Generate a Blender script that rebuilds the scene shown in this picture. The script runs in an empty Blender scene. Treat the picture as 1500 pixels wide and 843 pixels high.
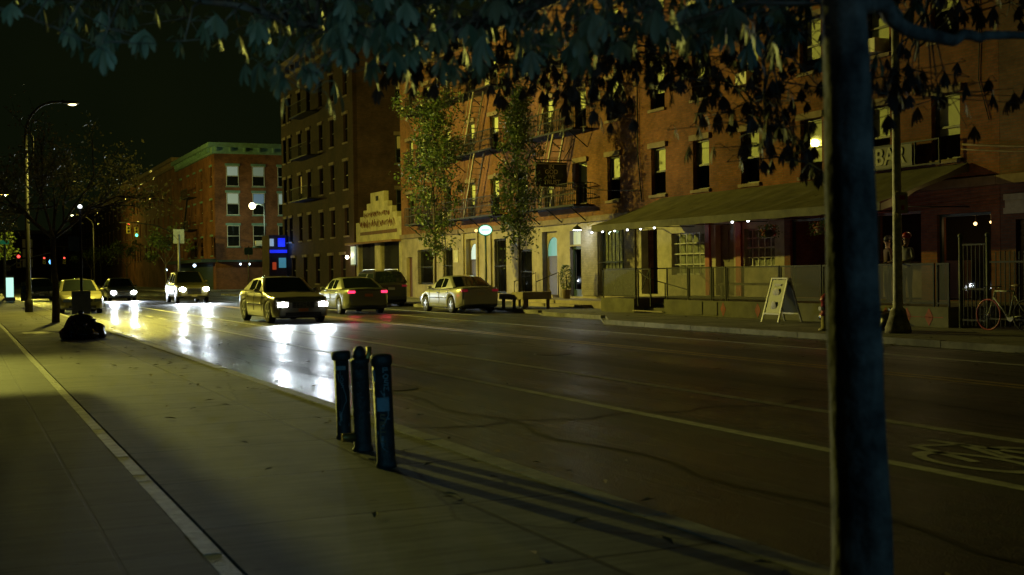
import bpy, bmesh, math, random
from math import sin, cos, pi, radians as R
from mathutils import Vector as V, Matrix
random.seed(7)
HAZE = 0
C = bpy.context.scene.collection
S = bpy.context.scene

# ------------------------------------------------------------------ helpers
class MB:
    """collects geometry and links it as ONE mesh object"""
    def __init__(s): s.v = []; s.f = []; s.m = []; s.sm = []
    def add(s, vs, fs, mi=0, smooth=False):
        b = len(s.v); s.v += [tuple(p) for p in vs]
        for f in fs: s.f.append([b + i for i in f]); s.m.append(mi); s.sm.append(smooth)
        return s
    def box(s, x0, x1, y0, y1, z0, z1, mi=0):
        if x0 > x1: x0, x1 = x1, x0
        if y0 > y1: y0, y1 = y1, y0
        vs = [(x, y, z) for z in (z0, z1) for (x, y) in ((x0, y0), (x1, y0), (x1, y1), (x0, y1))]
        return s.add(vs, [(3, 2, 1, 0), (4, 5, 6, 7), (0, 1, 5, 4), (1, 2, 6, 5), (2, 3, 7, 6), (3, 0, 4, 7)], mi)
    def bar(s, p, q, a, b=None, mi=0, up=(0, 0, 1)):
        """rectangular bar from p to q, a wide, b high"""
        b = b or a; p = V(p); q = V(q); d = (q - p).normalized(); u = V(up)
        if abs(d.dot(u)) > .98: u = V((0, 1, 0))
        w = d.cross(u).normalized(); h = w.cross(d).normalized()
        vs = []
        for c in (p, q):
            for (i, j) in ((-1, -1), (1, -1), (1, 1), (-1, 1)): vs.append(c + w * (i * a / 2) + h * (j * b / 2))
        return s.add(vs, [(3, 2, 1, 0), (4, 5, 6, 7), (0, 1, 5, 4), (1, 2, 6, 5), (2, 3, 7, 6), (3, 0, 4, 7)], mi)
    def tube(s, pts, r, n=8, mi=0, cap=True, smooth=True):
        pts = [V(p) for p in pts]; k = len(pts)
        rs = r if isinstance(r, (list, tuple)) else [r] * k
        d0 = (pts[1] - pts[0]).normalized(); u = V((0, 0, 1)) if abs(d0.z) < .9 else V((1, 0, 0))
        w = d0.cross(u).normalized(); vs = []
        for i, p in enumerate(pts):
            d = (pts[min(i + 1, k - 1)] - pts[max(i - 1, 0)])
            if d.length < 1e-6: d = d0
            d = d.normalized()
            w = (w - d * w.dot(d)); w = w.normalized() if w.length > 1e-6 else d.orthogonal().normalized()
            h = d.cross(w)
            for j in range(n):
                a = 2 * pi * j / n; vs.append(p + (w * cos(a) + h * sin(a)) * rs[i])
        fs = [(i * n + j, i * n + (j + 1) % n, (i + 1) * n + (j + 1) % n, (i + 1) * n + j) for i in range(k - 1) for j in range(n)]
        s.add(vs, fs, mi, smooth)
        if cap:
            b = len(s.v) - len(vs)
            s.f.append([b + j for j in reversed(range(n))]); s.m.append(mi); s.sm.append(False)
            s.f.append([b + (k - 1) * n + j for j in range(n)]); s.m.append(mi); s.sm.append(False)
        return s
    def lathe(s, c, prof, n=16, axis='z', mi=0, smooth=True):
        c = V(c); vs = []
        for (r, h) in prof:
            for j in range(n):
                a = 2 * pi * j / n; x, y = r * cos(a), r * sin(a)
                vs.append(c + (V((x, y, h)) if axis == 'z' else V((h, x, y)) if axis == 'x' else V((y, h, x))))
        k = len(prof)
        fs = [(i * n + j, i * n + (j + 1) % n, (i + 1) * n + (j + 1) % n, (i + 1) * n + j) for i in range(k - 1) for j in range(n)]
        s.add(vs, fs, mi, smooth)
        b = len(s.v) - len(vs)
        s.f.append([b + j for j in reversed(range(n))]); s.m.append(mi); s.sm.append(False)
        s.f.append([b + (k - 1) * n + j for j in range(n)]); s.m.append(mi); s.sm.append(False)
        return s
    def ball(s, c, r, n=12, m=8, mi=0, sc=(1, 1, 1)):
        c = V(c); vs = []; fs = []
        for i in range(m + 1):
            t = pi * i / m
            for j in range(n):
                a = 2 * pi * j / n; vs.append(c + V((r * sin(t) * cos(a) * sc[0], r * sin(t) * sin(a) * sc[1], r * cos(t) * sc[2])))
        for i in range(m):
            for j in range(n): fs.append((i * n + j, (i + 1) * n + j, (i + 1) * n + (j + 1) % n, i * n + (j + 1) % n))
        return s.add(vs, fs, mi, True)
    def prism(s, poly, z0, z1, mi=0):
        n = len(poly); vs = [(x, y, z0) for x, y in poly] + [(x, y, z1) for x, y in poly]
        s.add(vs, [tuple(reversed(range(n))), tuple(range(n, 2 * n))] + [(i, (i + 1) % n, n + (i + 1) % n, n + i) for i in range(n)], mi)
        return s
    def slab(s, poly, ax, a, b, mi=0):
        """polygon in the plane across axis ax ('x': (y,z), 'y': (x,z)), from a to b"""
        n = len(poly)
        g = (lambda p, t: (t, p[0], p[1])) if ax == 'x' else (lambda p, t: (p[0], t, p[1]))
        vs = [g(p, a) for p in poly] + [g(p, b) for p in poly]
        return s.add(vs, [tuple(reversed(range(n))), tuple(range(n, 2 * n))] + [(i, (i + 1) % n, n + (i + 1) % n, n + i) for i in range(n)], mi)
    def build(s, name, mats, parent=None, loc=None, recalc=True):
        me = bpy.data.meshes.new(name); me.from_pydata(s.v, [], s.f)
        for m in (mats if isinstance(mats, (list, tuple)) else [mats]): me.materials.append(m)
        me.polygons.foreach_set('material_index', s.m); me.polygons.foreach_set('use_smooth', s.sm)
        if recalc:
            bm = bmesh.new(); bm.from_mesh(me); bmesh.ops.remove_doubles(bm, verts=bm.verts, dist=1e-5) if len(s.v) < 3000 else None
            bmesh.ops.recalc_face_normals(bm, faces=bm.faces); bm.to_mesh(me); bm.free()
        o = bpy.data.objects.new(name, me); C.objects.link(o)
        if loc is not None: o.location = loc
        if parent: o.parent = parent
        return o

def tag(o, label, cat, group=None, kind=None):
    if label: o['label'] = label
    if cat: o['category'] = cat
    if group: o['group'] = group
    if kind: o['kind'] = kind
    return o
def thing(name, label, cat, loc=(0, 0, 0), rz=0, group=None):
    o = bpy.data.objects.new(name, None); C.objects.link(o); o.location = loc; o.rotation_euler = (0, 0, rz)
    o.empty_display_size = .2
    return tag(o, label, cat, group)
def structure(o): o['kind'] = 'structure'; return o
def copy_tree(o, parent=None):
    c = o.copy(); C.objects.link(c); c.parent = parent
    for ch in list(o.children): copy_tree(ch, c)
    return c
def text_mesh(name, body, size, mat, parent, matrix, depth=.01, bold=0.0, align='CENTER'):
    cu = bpy.data.curves.new(name, 'FONT'); cu.body = body; cu.size = size; cu.extrude = depth; cu.offset = bold
    cu.align_x = align; cu.align_y = 'CENTER'
    t = bpy.data.objects.new(name, cu); C.objects.link(t)
    bpy.context.view_layer.update()
    me = bpy.data.meshes.new_from_object(t.evaluated_get(bpy.context.evaluated_depsgraph_get()))
    bpy.data.objects.remove(t); me.materials.clear(); me.materials.append(mat)
    me.transform(matrix)
    o = bpy.data.objects.new(name, me); C.objects.link(o); o.parent = parent
    return o

# ------------------------------------------------------------------ materials
def new_mat(name):
    m = bpy.data.materials.new(name); m.use_nodes = True; nt = m.node_tree; b = nt.nodes['Principled BSDF']
    return m, nt, b
def nd(nt, t, **k):
    n = nt.nodes.new(t)
    for a, v in k.items():
        if a in n.inputs: n.inputs[a].default_value = v
        else: setattr(n, a, v)
    return n
def rgba(c): return (c[0], c[1], c[2], 1)
def surf(name, col, rough=.6, metal=0, var=.25, scale=3., bump=0, bscale=40, spec=.5, col2=None, coat=0, detail=6):
    """principled surface with procedural variation of its own colour"""
    m, nt, b = new_mat(name)
    tc = nd(nt, 'ShaderNodeTexCoord'); n = nd(nt, 'ShaderNodeTexNoise', Scale=scale, Detail=detail, Roughness=.65)
    nt.links.new(tc.outputs['Object'], n.inputs['Vector'])
    cr = nd(nt, 'ShaderNodeValToRGB')
    c2 = col2 or tuple(c * (1 - var) for c in col); c1 = col if col2 else tuple(min(1, c * (1 + var * .6)) for c in col)
    cr.color_ramp.elements[0].color = rgba(c2); cr.color_ramp.elements[1].color = rgba(c1)
    cr.color_ramp.elements[0].position = .36; cr.color_ramp.elements[1].position = .64
    nt.links.new(n.outputs['Fac'], cr.inputs['Fac']); nt.links.new(cr.outputs['Color'], b.inputs['Base Color'])
    b.inputs['Roughness'].default_value = rough; b.inputs['Metallic'].default_value = metal
    b.inputs['Specular IOR Level'].default_value = spec
    if coat: b.inputs['Coat Weight'].default_value = coat; b.inputs['Coat Roughness'].default_value = .04
    if bump:
        n2 = nd(nt, 'ShaderNodeTexNoise', Scale=bscale, Detail=8.); nt.links.new(tc.outputs['Object'], n2.inputs['Vector'])
        bp = nd(nt, 'ShaderNodeBump', Strength=bump, Distance=.02); nt.links.new(n2.outputs['Fac'], bp.inputs['Height'])
        nt.links.new(bp.outputs['Normal'], b.inputs['Normal'])
    return m
def glow(name, col, strength):
    m, nt, b = new_mat(name); b.inputs['Base Color'].default_value = rgba(tuple(min(1, c * .5) for c in col))
    b.inputs['Emission Color'].default_value = rgba(col); b.inputs['Emission Strength'].default_value = strength
    return m
def brick(name, c1, c2, mortar, bw=.21, bh=.075, rough=.85, dirt=.68):
    m, nt, b = new_mat(name)
    tc = nd(nt, 'ShaderNodeTexCoord'); sp = nd(nt, 'ShaderNodeSeparateXYZ'); nt.links.new(tc.outputs['Object'], sp.inputs[0])
    ad = nd(nt, 'ShaderNodeMath', operation='ADD'); nt.links.new(sp.outputs[0], ad.inputs[0]); nt.links.new(sp.outputs[1], ad.inputs[1])
    cb = nd(nt, 'ShaderNodeCombineXYZ'); nt.links.new(ad.outputs[0], cb.inputs[0]); nt.links.new(sp.outputs[2], cb.inputs[1])
    bt = nd(nt, 'ShaderNodeTexBrick'); bt.inputs['Color1'].default_value = rgba(c1); bt.inputs['Color2'].default_value = rgba(c2)
    bt.inputs['Mortar'].default_value = rgba(mortar); bt.inputs['Scale'].default_value = 1
    bt.inputs['Brick Width'].default_value = bw; bt.inputs['Row Height'].default_value = bh; bt.inputs['Mortar Size'].default_value = .009
    nt.links.new(cb.outputs[0], bt.inputs['Vector'])
    n = nd(nt, 'ShaderNodeTexNoise', Scale=.55, Detail=8., Roughness=.7); nt.links.new(tc.outputs['Object'], n.inputs['Vector'])
    mr = nd(nt, 'ShaderNodeMapRange'); mr.inputs['From Min'].default_value = .3; mr.inputs['From Max'].default_value = .7
    mr.inputs['To Min'].default_value = 1 - dirt; mr.inputs['To Max'].default_value = 1.15
    nt.links.new(n.outputs['Fac'], mr.inputs['Value'])
    mx = nd(nt, 'ShaderNodeMix', data_type='RGBA', blend_type='MULTIPLY'); mx.inputs[0].default_value = 1
    nt.links.new(bt.outputs['Color'], mx.inputs[6]); nt.links.new(mr.outputs[0], mx.inputs[7]); nt.links.new(mx.outputs[2], b.inputs['Base Color'])
    b.inputs['Roughness'].default_value = rough; b.inputs['Specular IOR Level'].default_value = .25
    bp = nd(nt, 'ShaderNodeBump', Strength=.5, Distance=.01, invert=True); nt.links.new(bt.outputs['Fac'], bp.inputs['Height']); nt.links.new(bp.outputs['Normal'], b.inputs['Normal'])
    return m

def asphalt_mat():
    m, nt, b = new_mat('wet_asphalt'); L = nt.links.new
    tc = nd(nt, 'ShaderNodeTexCoord'); O = tc.outputs['Object']
    big = nd(nt, 'ShaderNodeTexNoise', Scale=.22, Detail=5., Roughness=.6); 
    mp = nd(nt, 'ShaderNodeMapping'); mp.inputs['Scale'].default_value = (2.4, .16, 1); L(O, mp.inputs['Vector']); L(mp.outputs[0], big.inputs['Vector'])
    mid = nd(nt, 'ShaderNodeTexNoise', Scale=2.3, Detail=8., Roughness=.7); L(mp.outputs[0], mid.inputs['Vector'])
    fine = nd(nt, 'ShaderNodeTexVoronoi', Scale=70.); L(O, fine.inputs['Vector'])
    fn = nd(nt, 'ShaderNodeTexNoise', Scale=28., Detail=6., Roughness=.75); L(O, fn.inputs['Vector'])
    cr = nd(nt, 'ShaderNodeValToRGB'); cr.color_ramp.elements[0].color = (.015, .016, .013, 1); cr.color_ramp.elements[1].color = (.038, .040, .032, 1)
    cr.color_ramp.elements[0].position = .3; cr.color_ramp.elements[1].position = .7
    L(mid.outputs['Fac'], cr.inputs['Fac'])
    ck = nd(nt, 'ShaderNodeTexVoronoi', Scale=.21, feature='DISTANCE_TO_EDGE'); wn = nd(nt, 'ShaderNodeTexNoise', Scale=1.2, Detail=9.); L(O, wn.inputs['Vector'])
    wm = nd(nt, 'ShaderNodeMix', data_type='RGBA'); wm.inputs[0].default_value = .3; L(O, wm.inputs[6]); L(wn.outputs['Color'], wm.inputs[7]); L(wm.outputs[2], ck.inputs['Vector'])
    ckr = nd(nt, 'ShaderNodeMapRange'); ckr.inputs['From Min'].default_value = .001; ckr.inputs['From Max'].default_value = .005; ckr.inputs['To Min'].default_value = .3; ckr.inputs['To Max'].default_value = 1; L(ck.outputs['Distance'], ckr.inputs['Value'])
    pn = nd(nt, 'ShaderNodeTexNoise', Scale=.5, Detail=7., Roughness=.7); L(O, pn.inputs['Vector']); pr = nd(nt, 'ShaderNodeMapRange'); pr.inputs['From Min'].default_value = .35; pr.inputs['From Max'].default_value = .65; pr.inputs['To Min'].default_value = .55; pr.inputs['To Max'].default_value = 1.5; L(pn.outputs['Fac'], pr.inputs['Value'])
    ml = nd(nt, 'ShaderNodeMath', operation='MULTIPLY'); L(ckr.outputs[0], ml.inputs[0]); L(pr.outputs[0], ml.inputs[1])
    mm = nd(nt, 'ShaderNodeMix', data_type='RGBA', blend_type='MULTIPLY'); mm.inputs[0].default_value = 1; L(cr.outputs['Color'], mm.inputs[6]); L(ml.outputs[0], mm.inputs[7]); L(mm.outputs[2], b.inputs['Base Color'])
    r1 = nd(nt, 'ShaderNodeMapRange'); r1.inputs['From Min'].default_value = .35; r1.inputs['From Max'].default_value = .65
    r1.inputs['To Min'].default_value = ROAD_R[0]; r1.inputs['To Max'].default_value = ROAD_R[1]; L(big.outputs['Fac'], r1.inputs['Value'])
    r2 = nd(nt, 'ShaderNodeMapRange'); r2.inputs['From Min'].default_value = .3; r2.inputs['From Max'].default_value = .7
    r2.inputs['To Min'].default_value = -.06; r2.inputs['To Max'].default_value = .10; L(mid.outputs['Fac'], r2.inputs['Value'])
    ad = nd(nt, 'ShaderNodeMath', operation='ADD'); L(r1.outputs[0], ad.inputs[0]); L(r2.outputs[0], ad.inputs[1]); L(ad.outputs[0], b.inputs['Coat Roughness']); b.inputs['Coat Weight'].default_value = .45; b.inputs['Coat IOR'].default_value = 1.33
    ad2 = nd(nt, 'ShaderNodeMath', operation='ADD'); ad2.inputs[1].default_value = .24; L(ad.outputs[0], ad2.inputs[0]); L(ad2.outputs[0], b.inputs['Roughness'])
    b.inputs['IOR'].default_value = 1.45; b.inputs['Specular IOR Level'].default_value = .48
    mxh = nd(nt, 'ShaderNodeMath', operation='ADD'); L(fine.outputs['Distance'], mxh.inputs[0]); L(fn.outputs['Fac'], mxh.inputs[1])
    bp = nd(nt, 'ShaderNodeBump', Strength=.75, Distance=.006); L(mxh.outputs[0], bp.inputs['Height'])
    rp = nd(nt, 'ShaderNodeTexNoise', Scale=1.7, Detail=5., Roughness=.6); L(O, rp.inputs['Vector'])
    bp2 = nd(nt, 'ShaderNodeBump', Strength=.5, Distance=.035); L(rp.outputs['Fac'], bp2.inputs['Height']); L(bp.outputs['Normal'], bp2.inputs['Normal'])
    L(bp2.outputs['Normal'], b.inputs['Normal']); L(bp2.outputs['Normal'], b.inputs['Coat Normal'])
    return m
ROAD_R = (.13, .42)
def pave_mat(name, c, sx, sy, ox=0, oy=0, rough=.75, joint=.012, stain=.5):
    m, nt, b = new_mat(name); L = nt.links.new
    tc = nd(nt, 'ShaderNodeTexCoord'); O = tc.outputs['Object']
    mp = nd(nt, 'ShaderNodeMapping'); mp.inputs['Location'].default_value = (ox, oy, 0); L(O, mp.inputs['Vector'])
    bt = nd(nt, 'ShaderNodeTexBrick'); bt.offset = 0; bt.inputs['Scale'].default_value = 1; bt.inputs['Brick Width'].default_value = sx; bt.inputs['Row Height'].default_value = sy
    bt.inputs['Mortar Size'].default_value = joint; bt.inputs['Mortar Smooth'].default_value = .2
    bt.inputs['Color1'].default_value = rgba(tuple(k * .86 for k in c)); bt.inputs['Color2'].default_value = rgba(tuple(k * 1.1 for k in c)); bt.inputs['Mortar'].default_value = rgba(tuple(k * .18 for k in c))
    L(mp.outputs[0], bt.inputs['Vector'])
    n = nd(nt, 'ShaderNodeTexNoise', Scale=.8, Detail=10., Roughness=.72); L(O, n.inputs['Vector'])
    mr = nd(nt, 'ShaderNodeMapRange'); mr.inputs['From Min'].default_value = .32; mr.inputs['From Max'].default_value = .68
    mr.inputs['To Min'].default_value = 1 - stain; mr.inputs['To Max'].default_value = 1.15; L(n.outputs['Fac'], mr.inputs['Value'])
    # brushed finish running across the walk
    wv = nd(nt, 'ShaderNodeTexNoise', Scale=3., Detail=6.); mp2 = nd(nt, 'ShaderNodeMapping'); mp2.inputs['Scale'].default_value = (.5, 5., 1); L(O, mp2.inputs['Vector']); L(mp2.outputs[0], wv.inputs['Vector'])
    mr2 = nd(nt, 'ShaderNodeMapRange'); mr2.inputs['From Min'].default_value = .3; mr2.inputs['From Max'].default_value = .7
    mr2.inputs['To Min'].default_value = .62; mr2.inputs['To Max'].default_value = 1.22; L(wv.outputs['Fac'], mr2.inputs['Value'])
    ck = nd(nt, 'ShaderNodeTexVoronoi', Scale=.33, feature='DISTANCE_TO_EDGE'); cw = nd(nt, 'ShaderNodeTexNoise', Scale=2.5, Detail=8.); L(O, cw.inputs['Vector'])
    cmx = nd(nt, 'ShaderNodeMix', data_type='RGBA'); cmx.inputs[0].default_value = .18; L(O, cmx.inputs[6]); L(cw.outputs['Color'], cmx.inputs[7]); L(cmx.outputs[2], ck.inputs['Vector'])
    ckr = nd(nt, 'ShaderNodeMapRange'); ckr.inputs['From Min'].default_value = .002; ckr.inputs['From Max'].default_value = .007; ckr.inputs['To Min'].default_value = .45; ckr.inputs['To Max'].default_value = 1; L(ck.outputs['Distance'], ckr.inputs['Value'])
    # gum spots
    vo = nd(nt, 'ShaderNodeTexVoronoi', Scale=1.7); L(O, vo.inputs['Vector'])
    st = nd(nt, 'ShaderNodeMapRange'); st.inputs['From Min'].default_value = .03; st.inputs['From Max'].default_value = .06; st.inputs['To Min'].default_value = .45; st.inputs['To Max'].default_value = 1
    L(vo.outputs['Distance'], st.inputs['Value'])
    a = nd(nt, 'ShaderNodeMath', operation='MULTIPLY'); L(mr.outputs[0], a.inputs[0]); L(mr2.outputs[0], a.inputs[1])
    a1 = nd(nt, 'ShaderNodeMath', operation='MULTIPLY'); L(a.outputs[0], a1.inputs[0]); L(ckr.outputs[0], a1.inputs[1])
    a2 = nd(nt, 'ShaderNodeMath', operation='MULTIPLY'); L(a1.outputs[0], a2.inputs[0]); L(st.outputs[0], a2.inputs[1])
    mx = nd(nt, 'ShaderNodeMix', data_type='RGBA', blend_type='MULTIPLY'); mx.inputs[0].default_value = 1
    L(bt.outputs['Color'], mx.inputs[6]); L(a2.outputs[0], mx.inputs[7]); L(mx.outputs[2], b.inputs['Base Color'])
    b.inputs['Roughness'].default_value = rough; b.inputs['Specular IOR Level'].default_value = .35
    hn = nd(nt, 'ShaderNodeTexNoise', Scale=60., Detail=6.); L(mp2.outputs[0], hn.inputs['Vector'])
    bp = nd(nt, 'ShaderNodeBump', Strength=.35, Distance=.006); L(hn.outputs['Fac'], bp.inputs['Height'])
    bp2 = nd(nt, 'ShaderNodeBump', Strength=.8, Distance=.01, invert=True); L(bt.outputs['Fac'], bp2.inputs['Height']); L(bp.outputs['Normal'], bp2.inputs['Normal'])
    L(bp2.outputs['Normal'], b.inputs['Normal'])
    return m
def glass_mat(name, tint=(.96, .98, .95), refl=.02):
    m, nt, b = new_mat(name); L = nt.links.new; nt.nodes.remove(b)
    out = nt.nodes['Material Output']; tr = nd(nt, 'ShaderNodeBsdfTransparent'); tr.inputs[0].default_value = rgba(tint)
    gl = nd(nt, 'ShaderNodeBsdfGlossy'); gl.inputs['Roughness'].default_value = .02
    mx = nd(nt, 'ShaderNodeMixShader'); mx.inputs[0].default_value = refl; L(tr.outputs[0], mx.inputs[1]); L(gl.outputs[0], mx.inputs[2]); L(mx.outputs[0], out.inputs['Surface'])
    return m
def mesh_screen(name, col, scale=55., fill=.45):
    """woven wire mesh: solid wires, open in between"""
    m, nt, b = new_mat(name); L = nt.links.new; out = nt.nodes['Material Output']
    tr = nd(nt, 'ShaderNodeBsdfTransparent'); mx = nd(nt, 'ShaderNodeMixShader'); mx.inputs[0].default_value = fill
    b.inputs['Base Color'].default_value = rgba(col); b.inputs['Roughness'].default_value = .6
    tc = nd(nt, 'ShaderNodeTexCoord'); n = nd(nt, 'ShaderNodeTexNoise', Scale=2.5, Detail=4.); L(tc.outputs['Object'], n.inputs['Vector'])
    mr = nd(nt, 'ShaderNodeMapRange'); mr.inputs['To Min'].default_value = fill * .7; mr.inputs['To Max'].default_value = min(1, fill * 1.3); L(n.outputs['Fac'], mr.inputs['Value'])
    L(mr.outputs[0], mx.inputs[0]); L(tr.outputs[0], mx.inputs[1]); L(b.outputs[0], mx.inputs[2]); L(mx.outputs[0], out.inputs['Surface'])
    return m
def leaf_mat(name, c1, c2, trans=.25, rough=.45):
    m, nt, b = new_mat(name); L = nt.links.new; out = nt.nodes['Material Output']
    g = nd(nt, 'ShaderNodeNewGeometry'); cr = nd(nt, 'ShaderNodeValToRGB'); cr.color_ramp.elements[0].color = rgba(c1); cr.color_ramp.elements[1].color = rgba(c2)
    L(g.outputs['Random Per Island'], cr.inputs['Fac']); L(cr.outputs['Color'], b.inputs['Base Color']); b.inputs['Roughness'].default_value = rough
    t = nd(nt, 'ShaderNodeBsdfTranslucent'); L(cr.outputs['Color'], t.inputs[0]); mx = nd(nt, 'ShaderNodeMixShader'); mx.inputs[0].default_value = trans
    L(b.outputs[0], mx.inputs[1]); L(t.outputs[0], mx.inputs[2]); L(mx.outputs[0], out.inputs['Surface'])
    return m

M = dict(
    asphalt=asphalt_mat(),
    walk=pave_mat('concrete_pavement', (.21, .20, .165), 1.62, 1.62, .42, -.38, stain=.62, joint=.022),
    walk2=pave_mat('concrete_pavement_far', (.30, .29, .27), 1.5, 1.5, 0, .2),
    dark_pave=pave_mat('dark_block_pavement', (.085, .083, .078), .8, .8, .1, .1, stain=.4),
    kerb=surf('granite_kerb', (.33, .32, .30), .6, scale=4, var=.4, bump=.2),
    paint=surf('worn_white_paint', (.62, .62, .58), .5, scale=5, col2=(.30, .30, .28), bump=.2, detail=12),
    ypaint=surf('worn_yellow_paint', (.55, .38, .08), .5, scale=5, col2=(.25, .17, .05), bump=.2, detail=12),
    brickA=brick('orange_brick', (.33, .135, .06), (.23, .09, .042), (.19, .13, .08)),
    brickB=brick('red_brick', (.31, .112, .05), (.21, .075, .036), (.17, .11, .07)),
    brickC=brick('brown_brick', (.21, .10, .06), (.15, .07, .045), (.13, .10, .08)),
    brickE=brick('dark_red_brick', (.07, .03, .018), (.05, .022, .013), (.045, .034, .023)),
    brickD=brick('sooty_brick', (.12, .06, .045), (.085, .045, .035), (.08, .06, .05)),
    stone=surf('buff_stone', (.36, .30, .21), .8, scale=1.2, var=.3, bump=.3, bscale=12),
    brown=surf('brownstone_trim', (.22, .16, .11), .8, scale=2, var=.3),
    ystucco=surf('cream_stucco', (.50, .45, .31), .8, scale=1.5, var=.25, bump=.2),
    redpil=surf('red_painted_pillar', (.42, .08, .05), .6, scale=2),
    iron=surf('black_iron', (.016, .016, .014), .6, scale=5, spec=.25),
    irong=surf('dark_green_iron', (.02, .045, .035), .45, scale=5),
    rustpale=surf('pale_painted_iron', (.36, .31, .20), .6, scale=4),
    frame=surf('dark_window_frame', (.05, .05, .045), .5),
    wframe=surf('white_window_frame', (.55, .55, .5), .5),
    glass=glass_mat('window_glass'),
    blind=surf('pale_roller_blind', (.80, .78, .60), .8, scale=2, var=.12),
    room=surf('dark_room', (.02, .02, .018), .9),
    curtain=surf('lace_curtain', (.35, .34, .28), .9, scale=5, var=.4),
    teal=surf('teal_cornice_paint', (.15, .27, .24), .6, scale=2),
    awning=surf('olive_awning_canvas', (.14, .13, .07), .85, scale=1.5, var=.35, bump=.2, bscale=8),
    awn_under=surf('awning_valance_canvas', (.16, .14, .08), .85, scale=1.5, var=.2),
    steel=surf('galvanised_steel', (.36, .35, .30), .5, metal=.3, scale=6, var=.3),
    bolted=surf('scuffed_navy_paint', (.04, .055, .065), .5, scale=9, bump=.6, bscale=26, col2=(.012, .016, .02), detail=14),
    sticker=surf('blue_paper_sticker', (.22, .36, .48), .6, scale=12, var=.3),
    rust=surf('rust_patch', (.12, .06, .03), .8, scale=20, var=.5),
    chalk=surf('pale_marker_ink', (.26, .36, .42), .6, scale=10),
    bark=surf('mottled_bark', (.20, .19, .16), .85, scale=7, bump=1.0, bscale=14, col2=(.035, .034, .03), detail=14),
    bark2=surf('grey_brown_bark', (.10, .08, .06), .9, scale=8, var=.4, bump=.6),
    leafN=leaf_mat('broad_leaf', (.05, .10, .06), (.15, .20, .13), .05, .5),
    leafShade=leaf_mat('shaded_broad_leaf', (.045, .03, .02), (.08, .05, .03), .05, .6),  # same tree's leaves out of the lamp light, shade mixed into the colour
    leafC=leaf_mat('small_green_leaf', (.05, .10, .02), (.15, .19, .05), .2),
    leafL=leaf_mat('thin_autumn_leaf', (.07, .075, .025), (.16, .14, .05), .2),
    bag=surf('black_plastic_bag', (.012, .012, .015), .22, scale=8, bump=.8, bscale=7, spec=.6),
    tyre=surf('tyre_rubber', (.015, .015, .015), .75),
    rim=surf('alloy_rim', (.50, .50, .48), .3, metal=.8, var=.1),
    cglass=surf('dark_car_glass', (.010, .013, .012), .06, var=.05, spec=.8),
    chrome=surf('chrome_trim', (.6, .6, .58), .15, metal=1, var=.05),
    black=surf('black_plastic', (.015, .015, .015), .5),
    plate_o=surf('orange_number_plate', (.75, .22, .03), .4, var=.08),
    plate_w=surf('pale_number_plate', (.5, .45, .3), .4, var=.08),
    cream=surf('cream_paint', (.78, .74, .55), .5, var=.1),
    red=surf('red_paint', (.50, .035, .03), .45, var=.25),
    wood=surf('weathered_planks', (.30, .24, .14), .7, scale=3, var=.3),
    skin=surf('skin', (.42, .25, .17), .6, var=.05),
    shirt=surf('grey_shirt_cloth', (.30, .28, .22), .85, var=.15),
    skirt=surf('dark_trouser_cloth', (.06, .06, .055), .9, var=.2),
    hair=surf('dark_hair', (.02, .014, .01), .6),
    chalkboard=surf('poster_board', (.10, .10, .06), .5, scale=3, var=.3),
    screen=mesh_screen('wire_mesh_panel', (.025, .024, .018), fill=.36),
    sdark=mesh_screen('dark_cloth_screen', (.03, .03, .025), fill=.8),
)

# ------------------------------------------------------------------ camera
YAW, PITCH, ROLL = R(24.645), R(-.74), R(.8)
cam_d = bpy.data.cameras.new('camera'); cam = bpy.data.objects.new('camera', cam_d); C.objects.link(cam); S.camera = cam
cam_d.sensor_width = 36; cam_d.lens = 1767 / 1500 * 36; cam_d.clip_end = 3000; cam_d.clip_start = .05
cam.matrix_world = Matrix.Translation((0, 0, 1.55)) @ Matrix.Rotation(-YAW, 4, 'Z') @ Matrix.Rotation(pi / 2 + PITCH, 4, 'X') @ Matrix.Rotation(-ROLL * 1, 4, 'Z')
cam_d.dof.use_dof = True; cam_d.dof.focus_distance = 42; cam_d.dof.aperture_fstop = 42.4 / 13.0

# ------------------------------------------------------------------ ground
W = 24.3                      # the building line across the street
KN = 3.72                     # near kerb
SW = .13
road = structure(MB().box(-400, 400, -60, 900, -.3, 0).build('road', M['asphalt']))
nw = MB(); nw.prism([(1.225, -30), (KN - .16, -30), (KN - .16, 104), (1.225, 104)], -.05, SW)
nw.prism([(-30, 122), (KN - .16, 122), (KN - .16, 420), (-30, 420)], -.05, SW)
structure(nw.build('near_sidewalk', M['walk']))
structure(MB().prism([(-30, -30), (1.10, -30), (1.10, 104), (-30, 104)], -.05, SW + .005).build('inner_pavement', M['dark_pave']))
st = MB(); y = -30  # flush strip of setts between the two pavements, not a kerb
while y < 104:
    l = random.uniform(.28, .62); st.box(1.105, 1.20, y, y + l - .008, -.05, SW + .003 + random.uniform(.0, .003)); y += l
structure(st.build('kerb', surf('pale_granite_setts', (.40, .40, .36), .6, scale=7, bump=.5, col2=(.15, .15, .13), detail=14)))
kb = MB(); y = -30
while y < 104:
    kb.box(KN - .15, KN, y, y + 1.79, -.05, SW + .006 + random.uniform(-.004, .004)); y += 1.8
kb.box(KN - .15, KN, 122, 420, -.05, SW + .005)
structure(kb.build('near_kerb', M['kerb']))
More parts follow.
